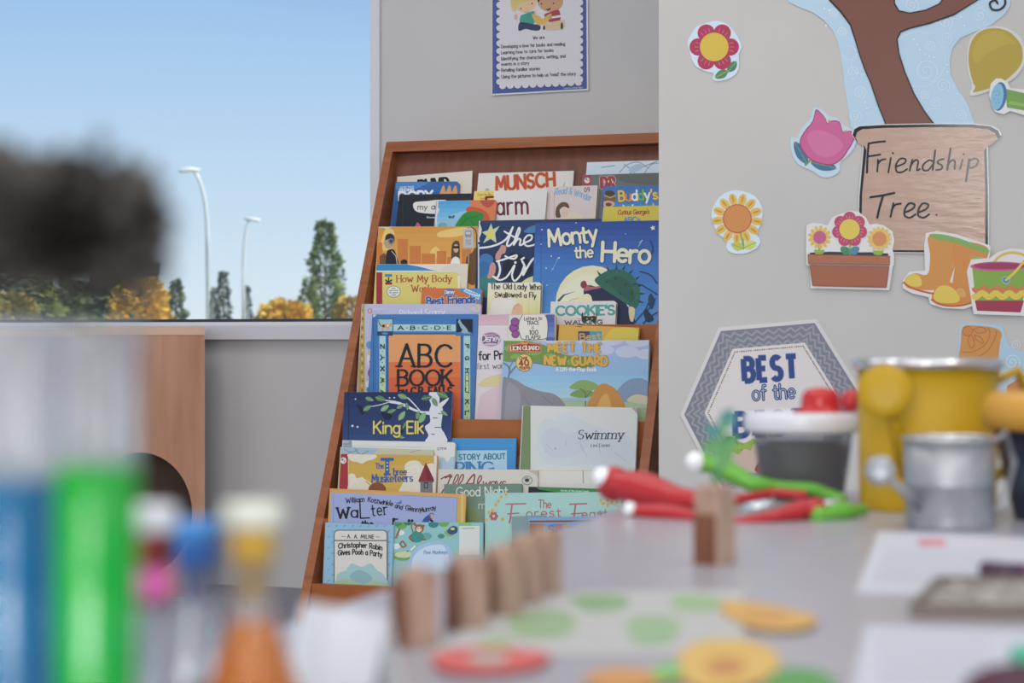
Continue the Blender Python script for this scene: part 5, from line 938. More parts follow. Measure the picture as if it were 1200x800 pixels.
# ------------------------------------------------------------------ wooden storage cubes under the window
cube_m = noisy('beech_veneer', 'A9714E', 'C08A66', (30, 30, 3), 1.4, .38, 5, .03, .25, .75)
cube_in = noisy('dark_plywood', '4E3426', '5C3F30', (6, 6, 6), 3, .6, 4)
edge_m = M('D3A98A', .35)  # paler beech tone for the top panels
CQ = -.172; CW_ = V((math.cos(CQ), -math.sin(CQ), 0)); CB_ = V((math.sin(CQ), math.cos(CQ), 0))
def storage_cube(u0, u1, vt, y0, dep, label):
    fr = atY(u1, 500, y0); fr.z = 0; t0, t1 = [(hit(u, 500, fr, -CB_)-fr).dot(CW_) for u in (u0, u1)]
    zt = hit((u0+u1)/2, vt, fr, -CB_).z; tc_, zc = (t0+t1)/2, hit((u0+u1)/2, 602, fr, -CB_).z
    rx, rz = (t1-t0)*.402, .132; P = lambda t, z, d=0.0: fr + CW_*t + CB_*d + Z_*z
    root = thing('storage_cube', label, 'storage', P(tc_, 0, (dep-.03)/2), 'wooden storage cubes under the window')
    th = .018; n = 48; m_ = MB(); D2 = dep-.05
    outer, inner = [], []
    for i in range(n):
        a = 2*math.pi*i/n; c, s = math.cos(a), math.sin(a); inner.append((tc_+rx*c, zc+rz*s))
        k = min((t1-t0)/2/abs(c) if abs(c) > 1e-6 else 9, ((zt-th-zc) if s > 0 else zc)/abs(s) if abs(s) > 1e-6 else 9); outer.append((tc_+k*c, zc+k*s))
    # square the corners of the outer ring
    for (ct, cz) in ((t0, 0), (t1, 0), (t0, zt-th), (t1, zt-th)):
        j = min(range(n), key=lambda i: (outer[i][0]-ct)**2+(outer[i][1]-cz)**2); outer[j] = (ct, cz)
    vs = [P(*o) for o in outer]+[P(*o) for o in inner]+[P(*o, th) for o in inner]
    fs = [(i, n+i, n+(i+1) % n, (i+1) % n) for i in range(n)]+[(n+i, 2*n+i, 2*n+(i+1) % n, n+(i+1) % n) for i in range(n)]
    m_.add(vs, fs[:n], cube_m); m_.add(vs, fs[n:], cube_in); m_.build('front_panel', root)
    def slab(nm, a0, a1, z0, z1, d0, d1, m):
        q = MB(); q.box(P((a0+a1)/2, (z0+z1)/2, (d0+d1)/2), (a1-a0, d1-d0, z1-z0), m, CW_, CB_, Z_); q.build(nm, root)
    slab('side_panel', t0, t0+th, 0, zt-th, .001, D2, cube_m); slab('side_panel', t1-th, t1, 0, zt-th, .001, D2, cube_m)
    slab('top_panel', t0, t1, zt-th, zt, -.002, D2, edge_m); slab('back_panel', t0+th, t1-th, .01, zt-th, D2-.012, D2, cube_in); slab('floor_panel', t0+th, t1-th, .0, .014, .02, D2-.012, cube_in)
storage_cube(86.5, 240, 382.5, 4.30, .19, 'beech storage cube with a large round opening and paler top edge, nearer the display case')
storage_cube(-70, 85.5, 385.5, 4.29, .19, 'beech storage cube standing farther along the window, behind the coloured tubes')
# ------------------------------------------------------------------ table
HT = .1045; ZT = HC-HT
tab_m = noisy('grey_laminate', 'A3A1A9', 'A8A6AE', (1, 1, 1), 40, .28, 3, 0, .3, .7, gain=1.0)
E0 = V((.124, 1.44, 0)); EL = V((-.294, -1, 0)).normalized(); ER = V((1, -.294, 0)).normalized()
def tpt(l, r, z): return E0 + EL*l + ER*r + Z_*z
TL_, TW_ = 1.55, 1.0
table = thing('classroom_table', 'low pale grey classroom table covered with craft things', 'table', tpt(TL_/2, TW_/2, 0))
m_ = MB(); ol = rounded(0, 0, TL_, TW_, .02, 5); m_.prism([tpt(x, y, ZT) for x, y in ol], V((0, 0, -.022)), tab_m, M('8E8C90', .5)); m_.build('tabletop', table)
m_ = MB(); m_.box(tpt(TL_/2, TW_/2, ZT-.05), (TL_-.16, TW_-.16, .05), M('77777C', .5), EL, ER, Z_); m_.build('apron', table)
for l in (.1, TL_-.1):
    for r_ in (.1, TW_-.1):
        m_ = MB(); m_.lathe([(.0, .0), (.016, .0), (.018, .01), (.018, ZT-.03), (0, ZT-.03)], tpt(l, r_, 0), M('9A9CA2', .3, .8), 16); m_.build('leg', table)
PT = V((0, 0, ZT))
def tz(u, v, h=0.0): return hit(u, v, V((0, 0, ZT+h)), Z_)
def flat_on_table(name, label, cat, outline, base, art, thick=.0008, group=None, gap=.0002, smooth=False, rough=.5):
    return flat_piece(name, label, cat, outline, PT, Z_, base, art, thick, group, rough, .3, gap, None, smooth)
# ---- picture cards
PG = 'plant picture cut-outs lying on the table'
def a_sheet(a):
    for p, c in (([(600, 722), (640, 716), (672, 722), (668, 742), (620, 748), (596, 738)], '7F9E6C'), ([(668, 702), (700, 696), (735, 700), (730, 712), (690, 716)], '789A68'), ([(735, 728), (775, 722), (800, 732), (782, 752), (745, 752)], '82A272'), ([(790, 698), (830, 698), (850, 708), (820, 716), (790, 712)], '8CAA78'), ([(560, 752), (590, 746), (600, 756), (570, 762)], '8FA87C')): a.poly(p, c, True)
    a.line([(560, 740), (640, 732), (740, 738), (830, 730)], 2, 'C2C6BC', True); a.line([(640, 706), (700, 722), (780, 716)], 1.6, 'C6C8BE', True)
flat_on_table('picture_sheet', 'pale paper sheet printed with soft green leaves, in front of the wooden pegs', 'paper', [(600, 694), (872, 690), (872, 764), (500, 768)], 'ABABA8', a_sheet)
flat_on_table('picture_cutout', 'flat orange and brown paper cut-out beside the leafy sheet', 'paper', [(842, 708), (868, 704), (920, 712), (955, 722), (946, 733), (905, 736), (866, 728)], 'C79A48', lambda a: a.poly([(868, 716), (900, 714), (930, 722), (905, 729), (872, 724)], 'BF8A3C', True), .0008, PG, .0012, True)
flat_on_table('picture_cutout', 'flat red ring paper cut-out with a grey middle', 'paper', [(506, 770), (530, 760), (580, 758), (640, 764), (632, 778), (580, 786), (525, 784)], 'C8544E', lambda a: a.poly([(548, 768), (570, 764), (596, 768), (585, 777), (556, 776)], '9A9A92', True), .0008, PG, .0012, True)
flat_on_table('picture_cutout', 'flat yellow flower paper cut-out with a brown middle', 'paper', [(795, 770), (816, 752), (860, 748), (902, 758), (914, 778), (890, 798), (840, 806), (800, 796)], 'C9A24A', lambda a: a.poly([(828, 778), (850, 770), (874, 776), (862, 790), (834, 790)], 'B5793C', True), .0008, PG, .0012, True)
flat_on_table('picture_cutout', 'flat bright green paper leaf cut-out near the yellow flower one', 'paper', [(900, 794), (930, 782), (968, 788), (980, 806), (950, 820), (905, 818)], '4A8E42', None, .0008, PG, .0012, True)
flat_on_table('picture_cutout', 'flat paper cut-out of an orange carrot with green top', 'paper', [(688, 790), (720, 782), (760, 784), (790, 776), (800, 790), (776, 800), (730, 806), (692, 802)], 'C0853E', lambda a: a.poly([(764, 784), (790, 776), (800, 790), (776, 798)], '6CAE58', True), .0008, PG, .0012, True)
# ---- worksheets
def a_ws(a):
    a.rect(1076, 631, 1108, 640, 'C98088'); a.rect(1120, 634, 1190, 636.4, 'D9C0C6')
    for i in range(6): a.line([(1040-i*4, 645+i*7), (1170-i*4, 648+i*7)], 1.2, 'A9ABB5')
flat_on_table('worksheet', 'white printed worksheet with a faint red heading, in front of the grey watering can', 'paper', [(1030, 622), (1290, 634), (1290, 700), (1003, 692)], 'BABCC5', a_ws)
def a_ws2(a):
    for i in range(6): a.line([(1030, 742+i*11), (1160, 746+i*11)], 1.6, 'A6A9B4')
flat_on_table('worksheet', 'white printed worksheet at the near edge, below the gravel tray', 'paper', [(1014, 732), (1300, 742), (1320, 850), (990, 845)], 'B6B8C2', a_ws2)
# ---- tray of gravel
gr_m = noisy('gravel', '6E665E', 'A9A39B', (1, 1, 1), 160, .9, 3, .6, .35, .7)
tray = thing('gravel_tray', 'shallow dark tray of grey gravel between the two worksheets', 'tray', tz(1150, 712))
q = [tz(1098, 690), tz(1290, 692), tz(1290, 728), tz(1066, 725)]
m_ = MB(); m_.prism([p+V((0, 0, .0016)) for p in q], V((0, 0, -.0015)), M('6E6156', .6))
for i in range(4):
    a, b = q[i], q[(i+1) % 4]; d = (b-a); nn = V((-d.y, d.x, 0)).normalized()*.003; c_ = sum(q, V())/4
    if (c_-a).dot(nn) < 0: nn = -nn
    m_.prism([a+V((0, 0, 0.0058)), b+V((0, 0, 0.0058)), b+nn+V((0, 0, 0.0058)), a+nn+V((0, 0, 0.0058))], V((0, 0, -.0042)), M('6E6156', .6))
m_.build('tray', tray)
c_ = sum(q, V())/4; m_ = MB(); rnd = random.Random(3)
vs = []; fs = []; NX, NY = 26, 12
for j in range(NY+1):
    for i in range(NX+1):
        s_, t_ = i/NX, j/NY; p = (q[0]*(1-s_)+q[1]*s_)*(1-t_)+(q[3]*(1-s_)+q[2]*s_)*t_; p = c_+(p-c_)*.93
        vs.append(p+V((0, 0, .0022+rnd.random()*.003)))
fs = [(j*(NX+1)+i, j*(NX+1)+i+1, (j+1)*(NX+1)+i+1, (j+1)*(NX+1)+i) for j in range(NY) for i in range(NX)]
m_.add(vs, fs, gr_m); tag(m_.build('gravel', tray), kind='stuff')
# ---- marker and clay
mk_ = thing('marker_pen', 'dark purple marker lying across the upper worksheet', 'pen', tz(1180, 672))
a, b = tz(1150, 667, .0052), tz(1235, 673, .0052)
m_ = MB(); m_.tube([a, a+(b-a)*.06, a+(b-a)*.62], [.0034, .004, .004], M('43263C', .4)); m_.build('barrel', mk_)
m_ = MB(); m_.tube([a+(b-a)*.62, b], [.0042, .0042], M('6E3E5E', .35)); m_.build('cap', mk_)
m_ = MB(); m_.ball(tz(1196, 812, .0075), .016, M('4A2A38', .8), 20, 12, .5)
tag(m_.build('clay_lump', None, tz(1196, 812)), 'flattened lump of dark purple modelling clay on the near worksheet', 'clay')
m_ = MB(); m_.ball(tz(1204, 768, .005), .006, M('3E9C7E', .7), 16, 10, .6)
tag(m_.build('clay_ball', None, tz(1204, 768)), 'tiny teal green clay ball on the near worksheet', 'clay')
# ---- wooden pegs
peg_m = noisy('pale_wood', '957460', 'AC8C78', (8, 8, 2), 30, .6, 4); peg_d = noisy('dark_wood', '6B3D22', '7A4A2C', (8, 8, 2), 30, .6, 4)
def peg(u, v, w, h, yaw, hd, label, group='small wooden pegs'):
    p = tz(u, v); c, s = math.cos(yaw), math.sin(yaw); ex, ey = V((c, s, 0)), V((-s, c, 0))
    root = thing('wooden_peg', label, 'block', p+V((0, 0, 0)), group); e = .0012
    m_ = MB(); pts = rounded(-w/2, -w/2, w/2, w/2, e, 3)
    m_.prism([p+ex*x+ey*y+Z_*h for x, y in pts], V((0, 0, -h)), peg_m)
    m_.lathe([(w*.46, 0), (w*.40, .0012), (1e-5, .0014)], p+Z_*h, peg_m, 16); m_.build('body', root)
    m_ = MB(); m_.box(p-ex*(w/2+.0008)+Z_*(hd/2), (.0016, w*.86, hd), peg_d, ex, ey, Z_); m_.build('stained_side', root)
    return root, p, h
W5 = ('nearest of the row along the table edge', 'second from the near end of the row', 'middle one of the row along the table edge', 'next to last of the row along the table edge', 'farthest of the row along the table edge')
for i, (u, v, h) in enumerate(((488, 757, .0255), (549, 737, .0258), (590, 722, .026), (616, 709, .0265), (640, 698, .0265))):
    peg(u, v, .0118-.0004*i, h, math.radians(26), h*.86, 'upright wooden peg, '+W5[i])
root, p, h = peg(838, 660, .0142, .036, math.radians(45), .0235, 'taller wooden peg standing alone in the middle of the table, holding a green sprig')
gl_m = noisy('green_leaf', '3F7F4E', '6FA85E', (1, 1, 1), 200, .5, 2); gt_m = M('4E8A86', .5)
sp = thing('plant_sprig', 'thin green sprig with blue-green leaves stuck in the lone wooden peg', 'plant', p+Z_*(h+.0015))
pts = [p+Z_*(h+.0016)]+[atY(u, v, p.y) for u, v in ((842, 548), (846, 528), (846, 508), (849, 492))]
m_ = MB(); m_.tube(pts, [.0022, .0020, .0022, .0016, .0008], gl_m); stm = m_.build('stem', sp)
for u0, v0, u1, v1, w in ((846, 505, 858, 478, .0042), (846, 512, 826, 498, .0036), (845, 525, 822, 522, .0034), (846, 530, 864, 508, .0038), (843, 545, 858, 530, .0032)):
    a, b = atY(u0, v0, p.y), atY(u1, v1, p.y-.002); d = b-a; s_ = V((-d.z, 0, d.x)).normalized()*w
    m_ = MB(); vs = [a, a+d*.35+s_+V((0, -.0012, 0)), a+d*.75+s_*.8+V((0, -.0012, 0)), b, a+d*.75-s_*.8+V((0, -.0012, 0)), a+d*.35-s_+V((0, -.0012, 0)), a+d*.5+V((0, .0012, 0))]
    m_.add(vs, [(0, 1, 6), (1, 2, 6), (2, 3, 6), (3, 4, 6), (4, 5, 6), (5, 0, 6)], gt_m if v0 < 520 else gl_m, True); m_.build('leaf', stm)
# ---- plastic tongs
def tongs(name, label, col, arms, tips, spring, loc):
    root = thing(name, label, 'tongs', loc, 'plastic tongs by the tub'); cm = M(col, .35)
    for pts, rs in arms:
        q = [atY(*p_) for p_ in pts]; m_ = MB(); n_ = len(q)
        Q = []; R_ = []
        for i in range(n_-1):
            for j in range(4):
                t = j/4; Q.append(q[i].lerp(q[i+1], t)); R_.append(rs[i]+(rs[i+1]-rs[i])*(t*t*(3-2*t)))
        Q.append(q[-1]); R_.append(rs[-1]); m_.tube(Q, R_, cm, 14, .8); m_.ball(Q[0], R_[0], cm, 14, 8); m_.ball(Q[-1], R_[-1], cm, 14, 8); m_.build('arm', root)
    for (u, v, y, r) in tips:
        m_ = MB(); m_.ball(atY(u, v, y), r, M('E6EBF0', .15), 16, 10); tag(m_.build('tip', root), 'white tip')
    for (u0, v0, u1, v1, y, r) in spring:
        m_ = MB(); m_.tube([atY(u0, v0, y), atY(u1, v1, y)], [r, r], M('C9D3D6', .2, .6), 12, .6); tag(m_.build('spring', root), 'silver spring')
    return root
tongs('plastic_tongs', 'pair of bright red plastic tongs with thick rounded handles', 'AE1F24',
      [([(720, 567, 1.27), (752, 572, 1.26), (800, 585, 1.235), (850, 589, 1.22), (905, 577, 1.26), (940, 580, 1.25)], [.0115, .0138, .0090, .0045, .0038, .0035]),
       ([(742, 598, 1.19), (778, 600, 1.18), (820, 606, 1.165), (862, 612, 1.15), (905, 606, 1.155), (940, 598, 1.17), (955, 598, 1.17)], [.0050, .0062, .0045, .0035, .0052, .0082, .0078])],
      [(706, 559, 1.268, .0066), (738, 596, 1.188, .0042)], [(872, 596, 908, 590, 1.185, .0052)], tz(830, 604))
tongs('plastic_tongs', 'pair of lime green plastic tongs behind the red ones', '5DA626',
      [([(824, 542, 1.31), (846, 548, 1.31), (880, 566, 1.30), (915, 569, 1.30), (955, 573, 1.29), (985, 584, 1.26)], [.0068, .0085, .0068, .0042, .005, .004]),
       ([(960, 604, 1.165), (985, 600, 1.175), (1012, 597, 1.185)], [.0060, .0078, .0032])],
      [(815, 541, 1.308, .0068)], [(952, 592, 985, 588, 1.20, .004)], tz(900, 580))
# ---- tub of soil with a lid and a red knob piece on it
tub_x = atY(941, 583, 1.33); tx, ty = tub_x.x, 1.33; z0 = ZT
milky = glassy('milky_plastic', (.80, .81, .84, 1), .10, (.62, .63, .70, 1), .34, .25)
tub = thing('plastic_tub', 'clear plastic tub of dark soil with a milky lid', 'tub', (tx, ty, z0))
m_ = MB(); m_.lathe([(1e-5, 0), (.026, 0), (.0275, .002), (.0335, .046), (.0345, .047)], (tx, ty, z0), milky, 36); m_.build('tub_body', tub)
m_ = MB(); m_.lathe([(1e-5, .0012), (.0255, .0012), (.0262, .003), (.0310, .035), (.024, .0375), (.012, .036), (1e-5, .038)], (tx, ty, z0), noisy('potting_soil', '2E2723', '443C38', (1, 1, 1), 220, .95, 4, .5), 36); m_.build('soil', tub)
m_ = MB(); m_.lathe([(.0352, .0445), (.0385, .0445), (.0395, .047), (.0395, .0545), (.038, .057), (.036, .058), (.034, .0555), (1e-5, .0552)], (tx, ty, z0), M('CBCBD2', .25), 40); tag(m_.build('lid', tub), 'milky white lid')
kx = atY(962, 480, 1.325)
m_ = MB(); rm = M('B81F22', .25)
m_.lathe([(1e-5, .0562), (.0185, .0562), (.0190, .0575), (.0185, .0588), (.0135, .0592), (.0132, .064), (.0125, .069), (.0095, .0725), (.004, .0738), (1e-5, .074)], (kx.x, 1.325, z0), rm, 32)
tag(m_.build('bottle_cap', None, (kx.x, 1.325, z0+.056)), 'red plastic cap with a flat brim resting on the milky tub lid', 'cap')
m_ = MB(); m_.ball(V((atY(998, 484, 1.312).x, 1.312, z0+.0655)), .0075, M('B4242E', .3), 16, 10)
tag(m_.build('toy_berry', None, (atY(998, 484, 1.312).x, 1.312, z0+.058)), 'small round red toy berry at the lid edge beside the yellow can', 'toy')
# ---- watering cans
def watering_can(name, label, c, r, h, body_m, rim_m, rose, s0, rr, handle, rings=False, taper=.97):
    root = thing(name, label, 'watering can', c); m_ = MB(); c = V(c)
    prof = [(1e-5, 0), (r*taper, 0), (r*taper, .002)]
    if rings: prof += [(r*.985, h*.48), (r*1.02, h*.50), (r*.985, h*.52)]
    prof += [(r, h-.002), (r-.0015, h-.002), (r*taper-.002, .003), (1e-5, .003)]
    m_.lathe(prof, c, body_m, 40); m_.build('body', root)
    m_ = MB(); n_ = 44; R_ = .0036 if r > .03 else .0016
    m_.lathe([(r+R_*1.1*math.cos(t), h+R_*math.sin(t)) for t in [2*math.pi*i/10 for i in range(11)]], c, rim_m, n_); tag(m_.build('rim', root), 'silver rolled rim')
    a, b = V(s0), V(rose); d = (b-a).normalized(); m_ = MB(); m_.tube([a, a.lerp(b, .5), b], [rr*.42, rr*.28, rr*.24], body_m, 14); spt = m_.build('spout', root)
    f = (V((-.25, -1, .25))).normalized(); m_ = MB(); m_.lathe([(rr*.32, -.006), (rr*.95, -.0012), (rr, 0), (rr*.96, .0012), (rr*.5, .0022), (1e-5, .0026)], b, body_m, 26, f); m_.build('rose', spt)
    m_ = MB(); m_.tube([V(p_) for p_ in handle], [r*.075]*len(handle), body_m, 12); m_.build('handle', root)
    return root
yel = noisy('yellow_enamel', 'B48E00', 'BC9600', (1, 1, 1), 6, .45, 2, gain=1.0); gal = noisy('galvanised_metal', '8E9094', 'A6A8AB', (1, 1, 1), 60, .42, 4, .1, .3, .7, .55)
cy = atY(1087, 595, 1.25); cx_ = cy.x
watering_can('watering_can', 'yellow metal watering can with a silver rim, largest thing on the table', (cx_, 1.25, ZT), .0435, .0905, yel, M('C9CACC', .18, .85),
             atY(1037, 458, 1.19), atY(1066, 556, 1.218), .0165, [(cx_+.0425, 1.262, ZT+.078), (cx_+.062, 1.272, ZT+.086), (cx_+.076, 1.282, ZT+.060), (cx_+.064, 1.272, ZT+.030), (cx_+.0418, 1.262, ZT+.016)])
gx = atY(1112, 617, 1.12).x
watering_can('watering_can', 'little galvanised grey watering can in front of the yellow one', (gx, 1.12, ZT), .0248, .0500, gal, M('B9BABC', .25, .8),
             atY(1031, 551, 1.092), atY(1082, 596, 1.108), .0085, [(gx+.0238, 1.126, ZT+.045), (gx+.034, 1.13, ZT+.053), (gx+.040, 1.132, ZT+.036), (gx+.034, 1.13, ZT+.014), (gx+.0235, 1.126, ZT+.008)], True)
nx = atY(1243, 600, 1.17).x
pot = thing('plant_pot', 'dark navy tapering pot with a fat orange collar beside the yellow can', 'pot', (nx, 1.17, ZT))
m_ = MB(); m_.lathe([(1e-5, 0), (.026, 0), (.027, .002), (.039, .052), (.036, .052), (.024, .004), (1e-5, .004)], (nx, 1.17, ZT), M('1C2236', .35), 36); m_.build('pot_body', pot)
m_ = MB(); m_.lathe([(.037, .0525), (.043, .0535), (.0455, .060), (.0455, .066), (.043, .072), (.038, .075), (.034, .073), (.034, .055), (.037, .0525)], (nx, 1.17, ZT), M('C08A1C', .4), 40); tag(m_.build('collar', pot), 'orange collar')
# ---- white folded card
m_ = MB(); c0, c1 = V((-.0590, .562, ZT)), V((-.0335, .536, ZT)); n_ = (c1-c0).cross(Z_).normalized(); hh = .031; wm = M('F1F4F8', .5); bk = -n_
for s_ in (1, -1):
    a, b = c0+n_*(.009*s_), c1+n_*(.009*s_); at, bt = c0+Z_*hh, c1+Z_*hh
    m_.prism([a, b, bt, at], -n_*(.0006*s_), wm)
tag(m_.build('folded_card', None, (c0+c1)/2), 'blank white folded card standing beside the nearest wooden peg', 'card')
# ---- test tubes and flasks
gcl = glassy('clear_glass', (.96, .98, .98, 1), .20, None, 0, .10)
def dyed(name, tint, body): return glassy(name, tint, .10, body, .93, .05)
haze_glass = glassy('painted_haze_glass', (.93, .95, .97, 1), .35, (.80, .84, .90, 1), .42, .08)  # pale body colour stands in for bright highlights above the water
glo = glassy('wet_glass', (.98, .99, .99, 1), .04, None, 0, .06)
def test_tube(name, label, u, y, r, ztop, zliq, liq):
    x = atY(u, 400, y).x; root = thing(name, label, 'test tube', (x, y, ZT), 'tall test tubes of dyed water'); h = ztop-ZT; hl = zliq-ZT; c = (x, y, ZT)
    m_ = MB(); m_.lathe([(1e-5, 0), (r*1.25, 0), (r*1.25, .002), (r, .0035), (r, hl)], c, glo, 32)
    m_.lathe([(r, hl), (r, h-.003), (r*1.14, h-.0016), (r*1.16, h-.0004), (r*1.08, h), (r*.9, h-.001)], c, haze_glass, 32); m_.build('glass', root)
    m_ = MB(); m_.lathe([(1e-5, .004), (r*.96, .004), (r*.96, hl), (1e-5, hl)], c, liq, 32); m_.build('liquid', root)
    return x
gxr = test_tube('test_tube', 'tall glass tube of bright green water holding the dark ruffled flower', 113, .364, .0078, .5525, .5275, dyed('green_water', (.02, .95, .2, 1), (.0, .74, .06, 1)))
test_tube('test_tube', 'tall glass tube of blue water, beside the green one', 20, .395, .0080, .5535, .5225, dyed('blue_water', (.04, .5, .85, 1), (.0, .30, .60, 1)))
fgl = glassy('flask_glass', (.95, .97, .97, 1), .25, (.82, .84, .86, 1), .22, .10)  # whitish body paints in the bright streaks of the upper flask
def flask(label, u, y, rb, h, rn, liq, hl, stop, cap, rc, rs, band=None):
    x = atY(u, 400, y).x; root = thing('conical_flask', label, 'flask', (x, y, ZT), 'small conical flasks of coloured water'); c = (x, y, ZT)
    hn = h*.64; R = lambda z: rb if z < h*.1 else rb+(rn-rb)*min(1, (z-h*.1)/(hn-h*.1))
    prof = [(1e-5, 0), (rb*.94, 0), (rb, .0025), (rb, h*.1)]
    m_ = MB(); m_.lathe(prof+[(R(hl), hl)], c, glo, 32); m_.lathe([(R(hl), hl), (rn, hn), (rn, h*.78), (rn*1.15, h*.79), (rn*1.15, h*.80), (rn*.9, h*.80)], c, fgl, 32); m_.build('glass', root)
    m_ = MB(); m_.lathe([(1e-5, .0015), (rb*.92, .0015), (rb*.97, .004), (R(h*.1)*.97, h*.1), (R(hl)*.96, hl), (1e-5, hl)], c, liq, 32); m_.build('liquid', root)
    m_ = MB(); m_.lathe([(1e-5, h*.66), (rn*.84, h*.66), (rn*.86, h*.802), (rs, h*.804), (rs*1.04, h*.86), (rs, h*.918), (1e-5, h*.918)], c, M(stop, .3), 26); stp = m_.build('stopper', root)
    m_ = MB(); m_.lathe([(1e-5, h*.919), (rc*.94, h*.919), (rc, h*.93), (rc, h*.99), (rc*.94, h*1.005), (rc*.6, h*1.005), (rc*.55, h*.96), (1e-5, h*.955)], c, M(cap, .15), 28); m_.build('cap', stp)
    if band:
        m_ = MB(); m_.lathe([(rn*1.16, h*.69), (rn*1.42, h*.70), (rn*1.45, h*.745), (rn*1.42, h*.785), (rn*1.16, h*.795), (rn*1.02, h*.76), (rn*1.02, h*.72), (rn*1.16, h*.69)], c, M(band, .3), 28); m_.build('neck_band', root)
flask('small conical flask with white cap over a red stopper and a pink neck band', 166, .45, .0150, .0672, .0046, dyed('pink_water', (.85, .55, .62, 1), (.75, .42, .50, 1)), .020, '9C1A26', 'F6F7FA', .0080, .0050, 'F062B4')
flask('small conical flask of inky dark water with a blue cap', 229, .50, .0160, .0595, .0044, dyed('ink_water', (.06, .08, .14, 1), (.03, .04, .08, 1)), .0165, '1F5FA8', '3A8AD0', .0058, .0050)
flask('small conical flask of orange water with a white and yellow cap', 296, .465, .0165, .0665, .0046, dyed('orange_water', (.98, .42, .10, 1), (.98, .36, .02, 1)), .0395, 'D9A81C', 'F0EAD0', .0072, .0050)
# ---- dark ruffled flower above the green tube
fc = atY(66, 262, .364); yc = .364
fl = thing('carnation', 'dark ruffled carnation on a thin stem standing in the green tube', 'flower', (gxr, yc, ZT+.006))
dk = noisy('dark_petal', '4A4642', '625C56', (1, 1, 1), 300, .8, 3); stem_m = M('4E5E36', .6)
base = atY(72, 338, yc)
pts = [V((gxr, yc, ZT+.006)), V((gxr+.001, yc, ZT+.06)), V((gxr-.001, yc, .5535)), atY(78, 362, yc), base]
m_ = MB(); m_.tube(pts, [.0012, .0012, .0012, .0012, .0016], stem_m, 8); stm = m_.build('stem', fl)
m_ = MB(); m_.lathe([(.0015, -.002), (.0034, .0015), (.0042, .006), (.0050, .010), (.003, .012)], base, M('3A3A2C', .7), 14); m_.build('calyx', stm)
rnd = random.Random(11); o = base+V((0, 0, .008)); ctr = atY(56, 256, yc); AX = V((.0256, .0200, .0136))
for k in range(64):
    zz = 1-1.9*(k+.5)/64; az = k*2.399963+rnd.uniform(-.2, .2); q_ = math.sqrt(max(0, 1-zz*zz))
    g_ = (abs(q_)**4+abs(zz)**4)**-.25
    tip = ctr+V((AX.x*q_*g_*math.cos(az), AX.y*q_*g_*math.sin(az), AX.z*zz*g_))*rnd.uniform(.86, 1.06)
    d = tip-o; L = d.length; d = d/L; s_ = d.cross(V((.3*math.sin(k), -.6, 1)) if abs(d.z) < .9 else V((math.cos(az), math.sin(az), 0))).normalized()
    nn = d.cross(s_).normalized(); vs = []; fs = []; NA, NR = 8, 5; W2 = .0080*rnd.uniform(.85, 1.2)
    for j in range(NR+1):
        f = j/NR; w = .0008+W2*f**.8
        for i in range(NA+1):
            q = i/NA*2-1; zig = (.0022 if (i % 2) else 0.0)*(j == NR)
            vs.append(o+d*(L*f*(1-.12*q*q*f)-zig)+s_*(w*q)+nn*(.0015*math.sin(i*2.0+k)*f*f))
    for j in range(NR):
        for i in range(NA): fs.append((j*(NA+1)+i, j*(NA+1)+i+1, (j+1)*(NA+1)+i+1, (j+1)*(NA+1)+i))
    m_ = MB(); m_.add(vs, fs, dk, True); m_.build('petal', fl)
# ------------------------------------------------------------------ outdoors
GZ = -.6
m_ = MB(); m_.box((-60, 160, GZ-.05), (400, 300, .1), noisy('dry_grass', '8A8A5A', '9C9866', (1, 1, 1), .6, .95, 4)); structure(m_, 'ground')
bark = M('5A4636', .9)
def tree(name, label, u, vt, y, wpx, kind, cols, n=900, wob=0):
    x = (u-600)/FPX*y; zt = HC+(400-vt)/FPX*y; h = zt-GZ; w = wpx/FPX*y/2; root = thing(name, label, 'tree', (x, y, GZ), 'trees beyond the window'); rnd = random.Random(int(u*7+vt))
    m_ = MB(); m_.lathe([(w*.10, 0), (w*.08, h*.3), (w*.03, h*.9), (1e-4, h*.97)], (x, y, GZ), bark, 8); m_.build('trunk', root)
    m_ = MB(); mats = [M(c, .8) for c in cols]
    for i in range(int(n*1.5)):
        if kind == 'spruce':
            f = rnd.random()**1.5; rad = w*(1-f)*(.75+.25*math.sin(f*34))+.02*w; lo = .02
        elif kind == 'poplar':
            f = rnd.random(); rad = w*(math.sin(math.pi*min(1, f*.86+.12))**.7)*(.8+.2*math.sin(f*23+u)); lo = .05
        else:
            f = rnd.random(); rad = w*math.sqrt(max(0, 1-(2*f-1)**2)); lo = .22
        a = rnd.random()*6.283; r_ = rad*(.35+.65*rnd.random()**.5); c = V((x+r_*math.cos(a), y+r_*math.sin(a)*.8, GZ+h*(lo+(1-lo)*f)))
        s_ = w*(.26 if kind != 'spruce' else .22)*rnd.uniform(.6, 1.3)*(1 if kind != 'poplar' else 1.1)
        d1 = V((math.cos(a), math.sin(a), -.35 if kind == 'spruce' else rnd.uniform(-.3, 1))).normalized(); d2 = V((rnd.uniform(-1, 1), rnd.uniform(-1, 1), rnd.uniform(-.4, 1))).normalized()
        m_.add([c, c+d1*s_+d2*s_*.5, c+d1*s_*1.5, c+d1*s_-d2*s_*.5], [(0, 1, 2, 3)], mats[i % len(mats)])
    m_.build('foliage', root)
DG, YG, YL = ('56634E', '68764F', '46563F'), ('74823F', '8A9446', '5C6C42'), ('E4BC34', 'DBB030', 'CBA038')
tree('spruce_tree', 'dark spruce cut by the window edge, farthest along the window', 0, 290, 86, 100, 'spruce', DG, 1200)
tree('spruce_tree', 'broad olive spruce just left of the flower stem', 44, 316, 100, 100, 'spruce', YG, 1200)
tree('spruce_tree', 'dusky low spruce behind the flower stem', 88, 326, 110, 96, 'spruce', DG, 1200)
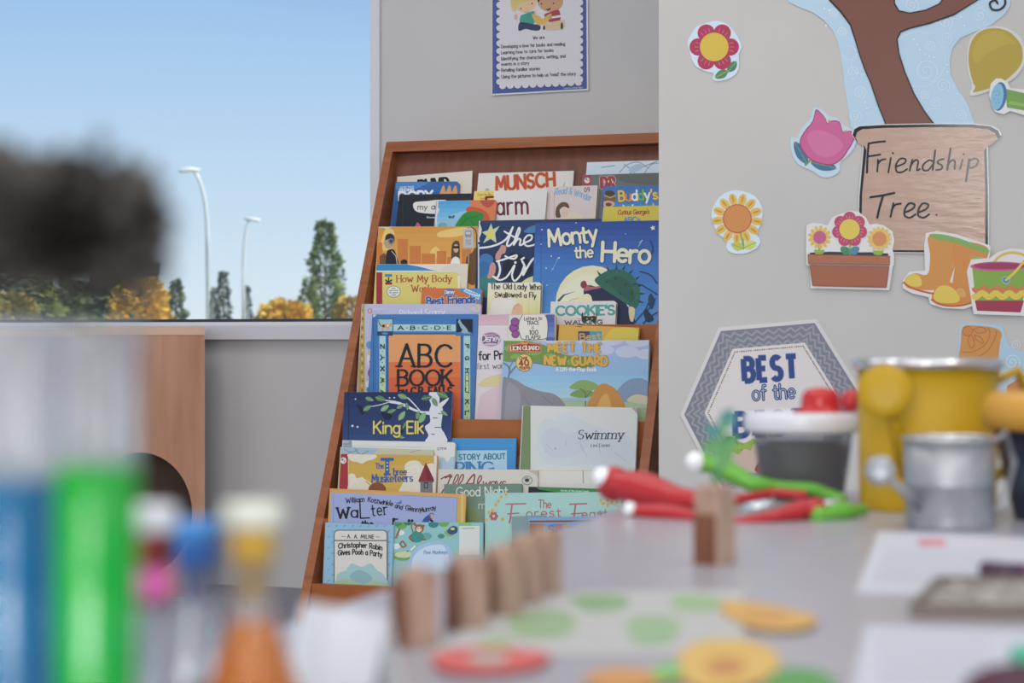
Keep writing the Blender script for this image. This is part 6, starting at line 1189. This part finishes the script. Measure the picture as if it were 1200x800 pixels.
tree('spruce_tree', 'wide dark spruce under the flower head', 138, 292, 90, 124, 'spruce', DG, 1500)
tree('spruce_tree', 'ragged olive spruce near the golden tree', 172, 306, 104, 70, 'spruce', ('5A6A4E', '6E7A50'), 1000)
tree('spruce_tree', 'small dark spruce beside the taller lamp post', 206, 326, 122, 44, 'spruce', DG, 900)
tree('yellow_tree', 'bright golden autumn tree beneath the flower head', 164, 328, 80, 58, 'round', YL)
tree('yellow_tree', 'low golden bush by the window edge', 16, 346, 80, 50, 'round', ('B59A3A', '9C8C3C', '7F7F3E'))
tree('spruce_tree', 'grey-green spruce between the two lamp posts', 262, 317, 118, 34, 'spruce', ('4C5C50', '5A6A58', '3E4E48'))
tree('spruce_tree', 'slim dark spruce behind the shorter lamp post', 290, 334, 120, 22, 'spruce', ('44544C', '3A4A46'))
tree('spruce_tree', 'short spruce beside the taller lamp post foot', 250, 336, 116, 22, 'spruce', ('55643F', '4C5C50'))
tree('poplar_tree', 'tall green poplar near the display case', 381, 261, 110, 38, 'poplar', ('74884A', '8A9C5C', '5E7044'), 1300)
tree('poplar_tree', 'short dark poplar right beside the tall one', 398, 303, 112, 15, 'poplar', ('46563C', '55643F'), 600)
tree('poplar_tree', 'loose low poplar at the foot of the tall one', 362, 326, 106, 26, 'poplar', ('74824A', '85905A'), 700)
tree('yellow_tree', 'golden shrub at the foot of the poplars', 334, 356, 100, 58, 'round', YL)
tree('yellow_tree', 'golden shrub half hidden by the display case', 412, 350, 104, 40, 'round', ('C9A63A', 'B89A44'))
lm = M('C9CED2', .4, .2)
def lamp(label, u, vt, y, d, uh, vh):
    x = (u-600)/FPX*y; z1 = HC+(400-vt)/FPX*y; root = thing('street_lamp', label, 'street lamp', (x, y, GZ), 'street lamps across the road')
    hx, hz = (uh-600)/FPX*y, HC+(400-vh)/FPX*y; pts = [V((x, y, GZ)), V((x, y, GZ+(z1-GZ)*.62))]
    for i in range(1, 9):
        t = i/8; pts.append(V((x+(hx-x)*t**2.4, y, GZ+(z1-GZ)*.62+(hz-GZ-(z1-GZ)*.62)*(1-(1-t)**1.25))))
    m_ = MB(); m_.tube(pts, [.088]*2+[.085-.004*i for i in range(8)], lm, 10); pl_ = m_.build('pole', root)
    m_ = MB(); m_.tube([V((hx+d*.25, y, hz)), V((hx-d*.1, y, hz+.02)), V((hx-d*.45, y, hz-.04)), V((hx-d*.55, y, hz-.06))], [.07, .16, .15, .06], M('E4E8EA', .3), 12, .55); m_.build('lamp_head', pl_)
lamp('taller grey street lamp with its arm curving over, across the road', 243.5, 197, 72, 1.0, 227, 199)
lamp('shorter pale street lamp farther off, arm curving the other way', 285.5, 254, 96, -1.0, 292, 257)
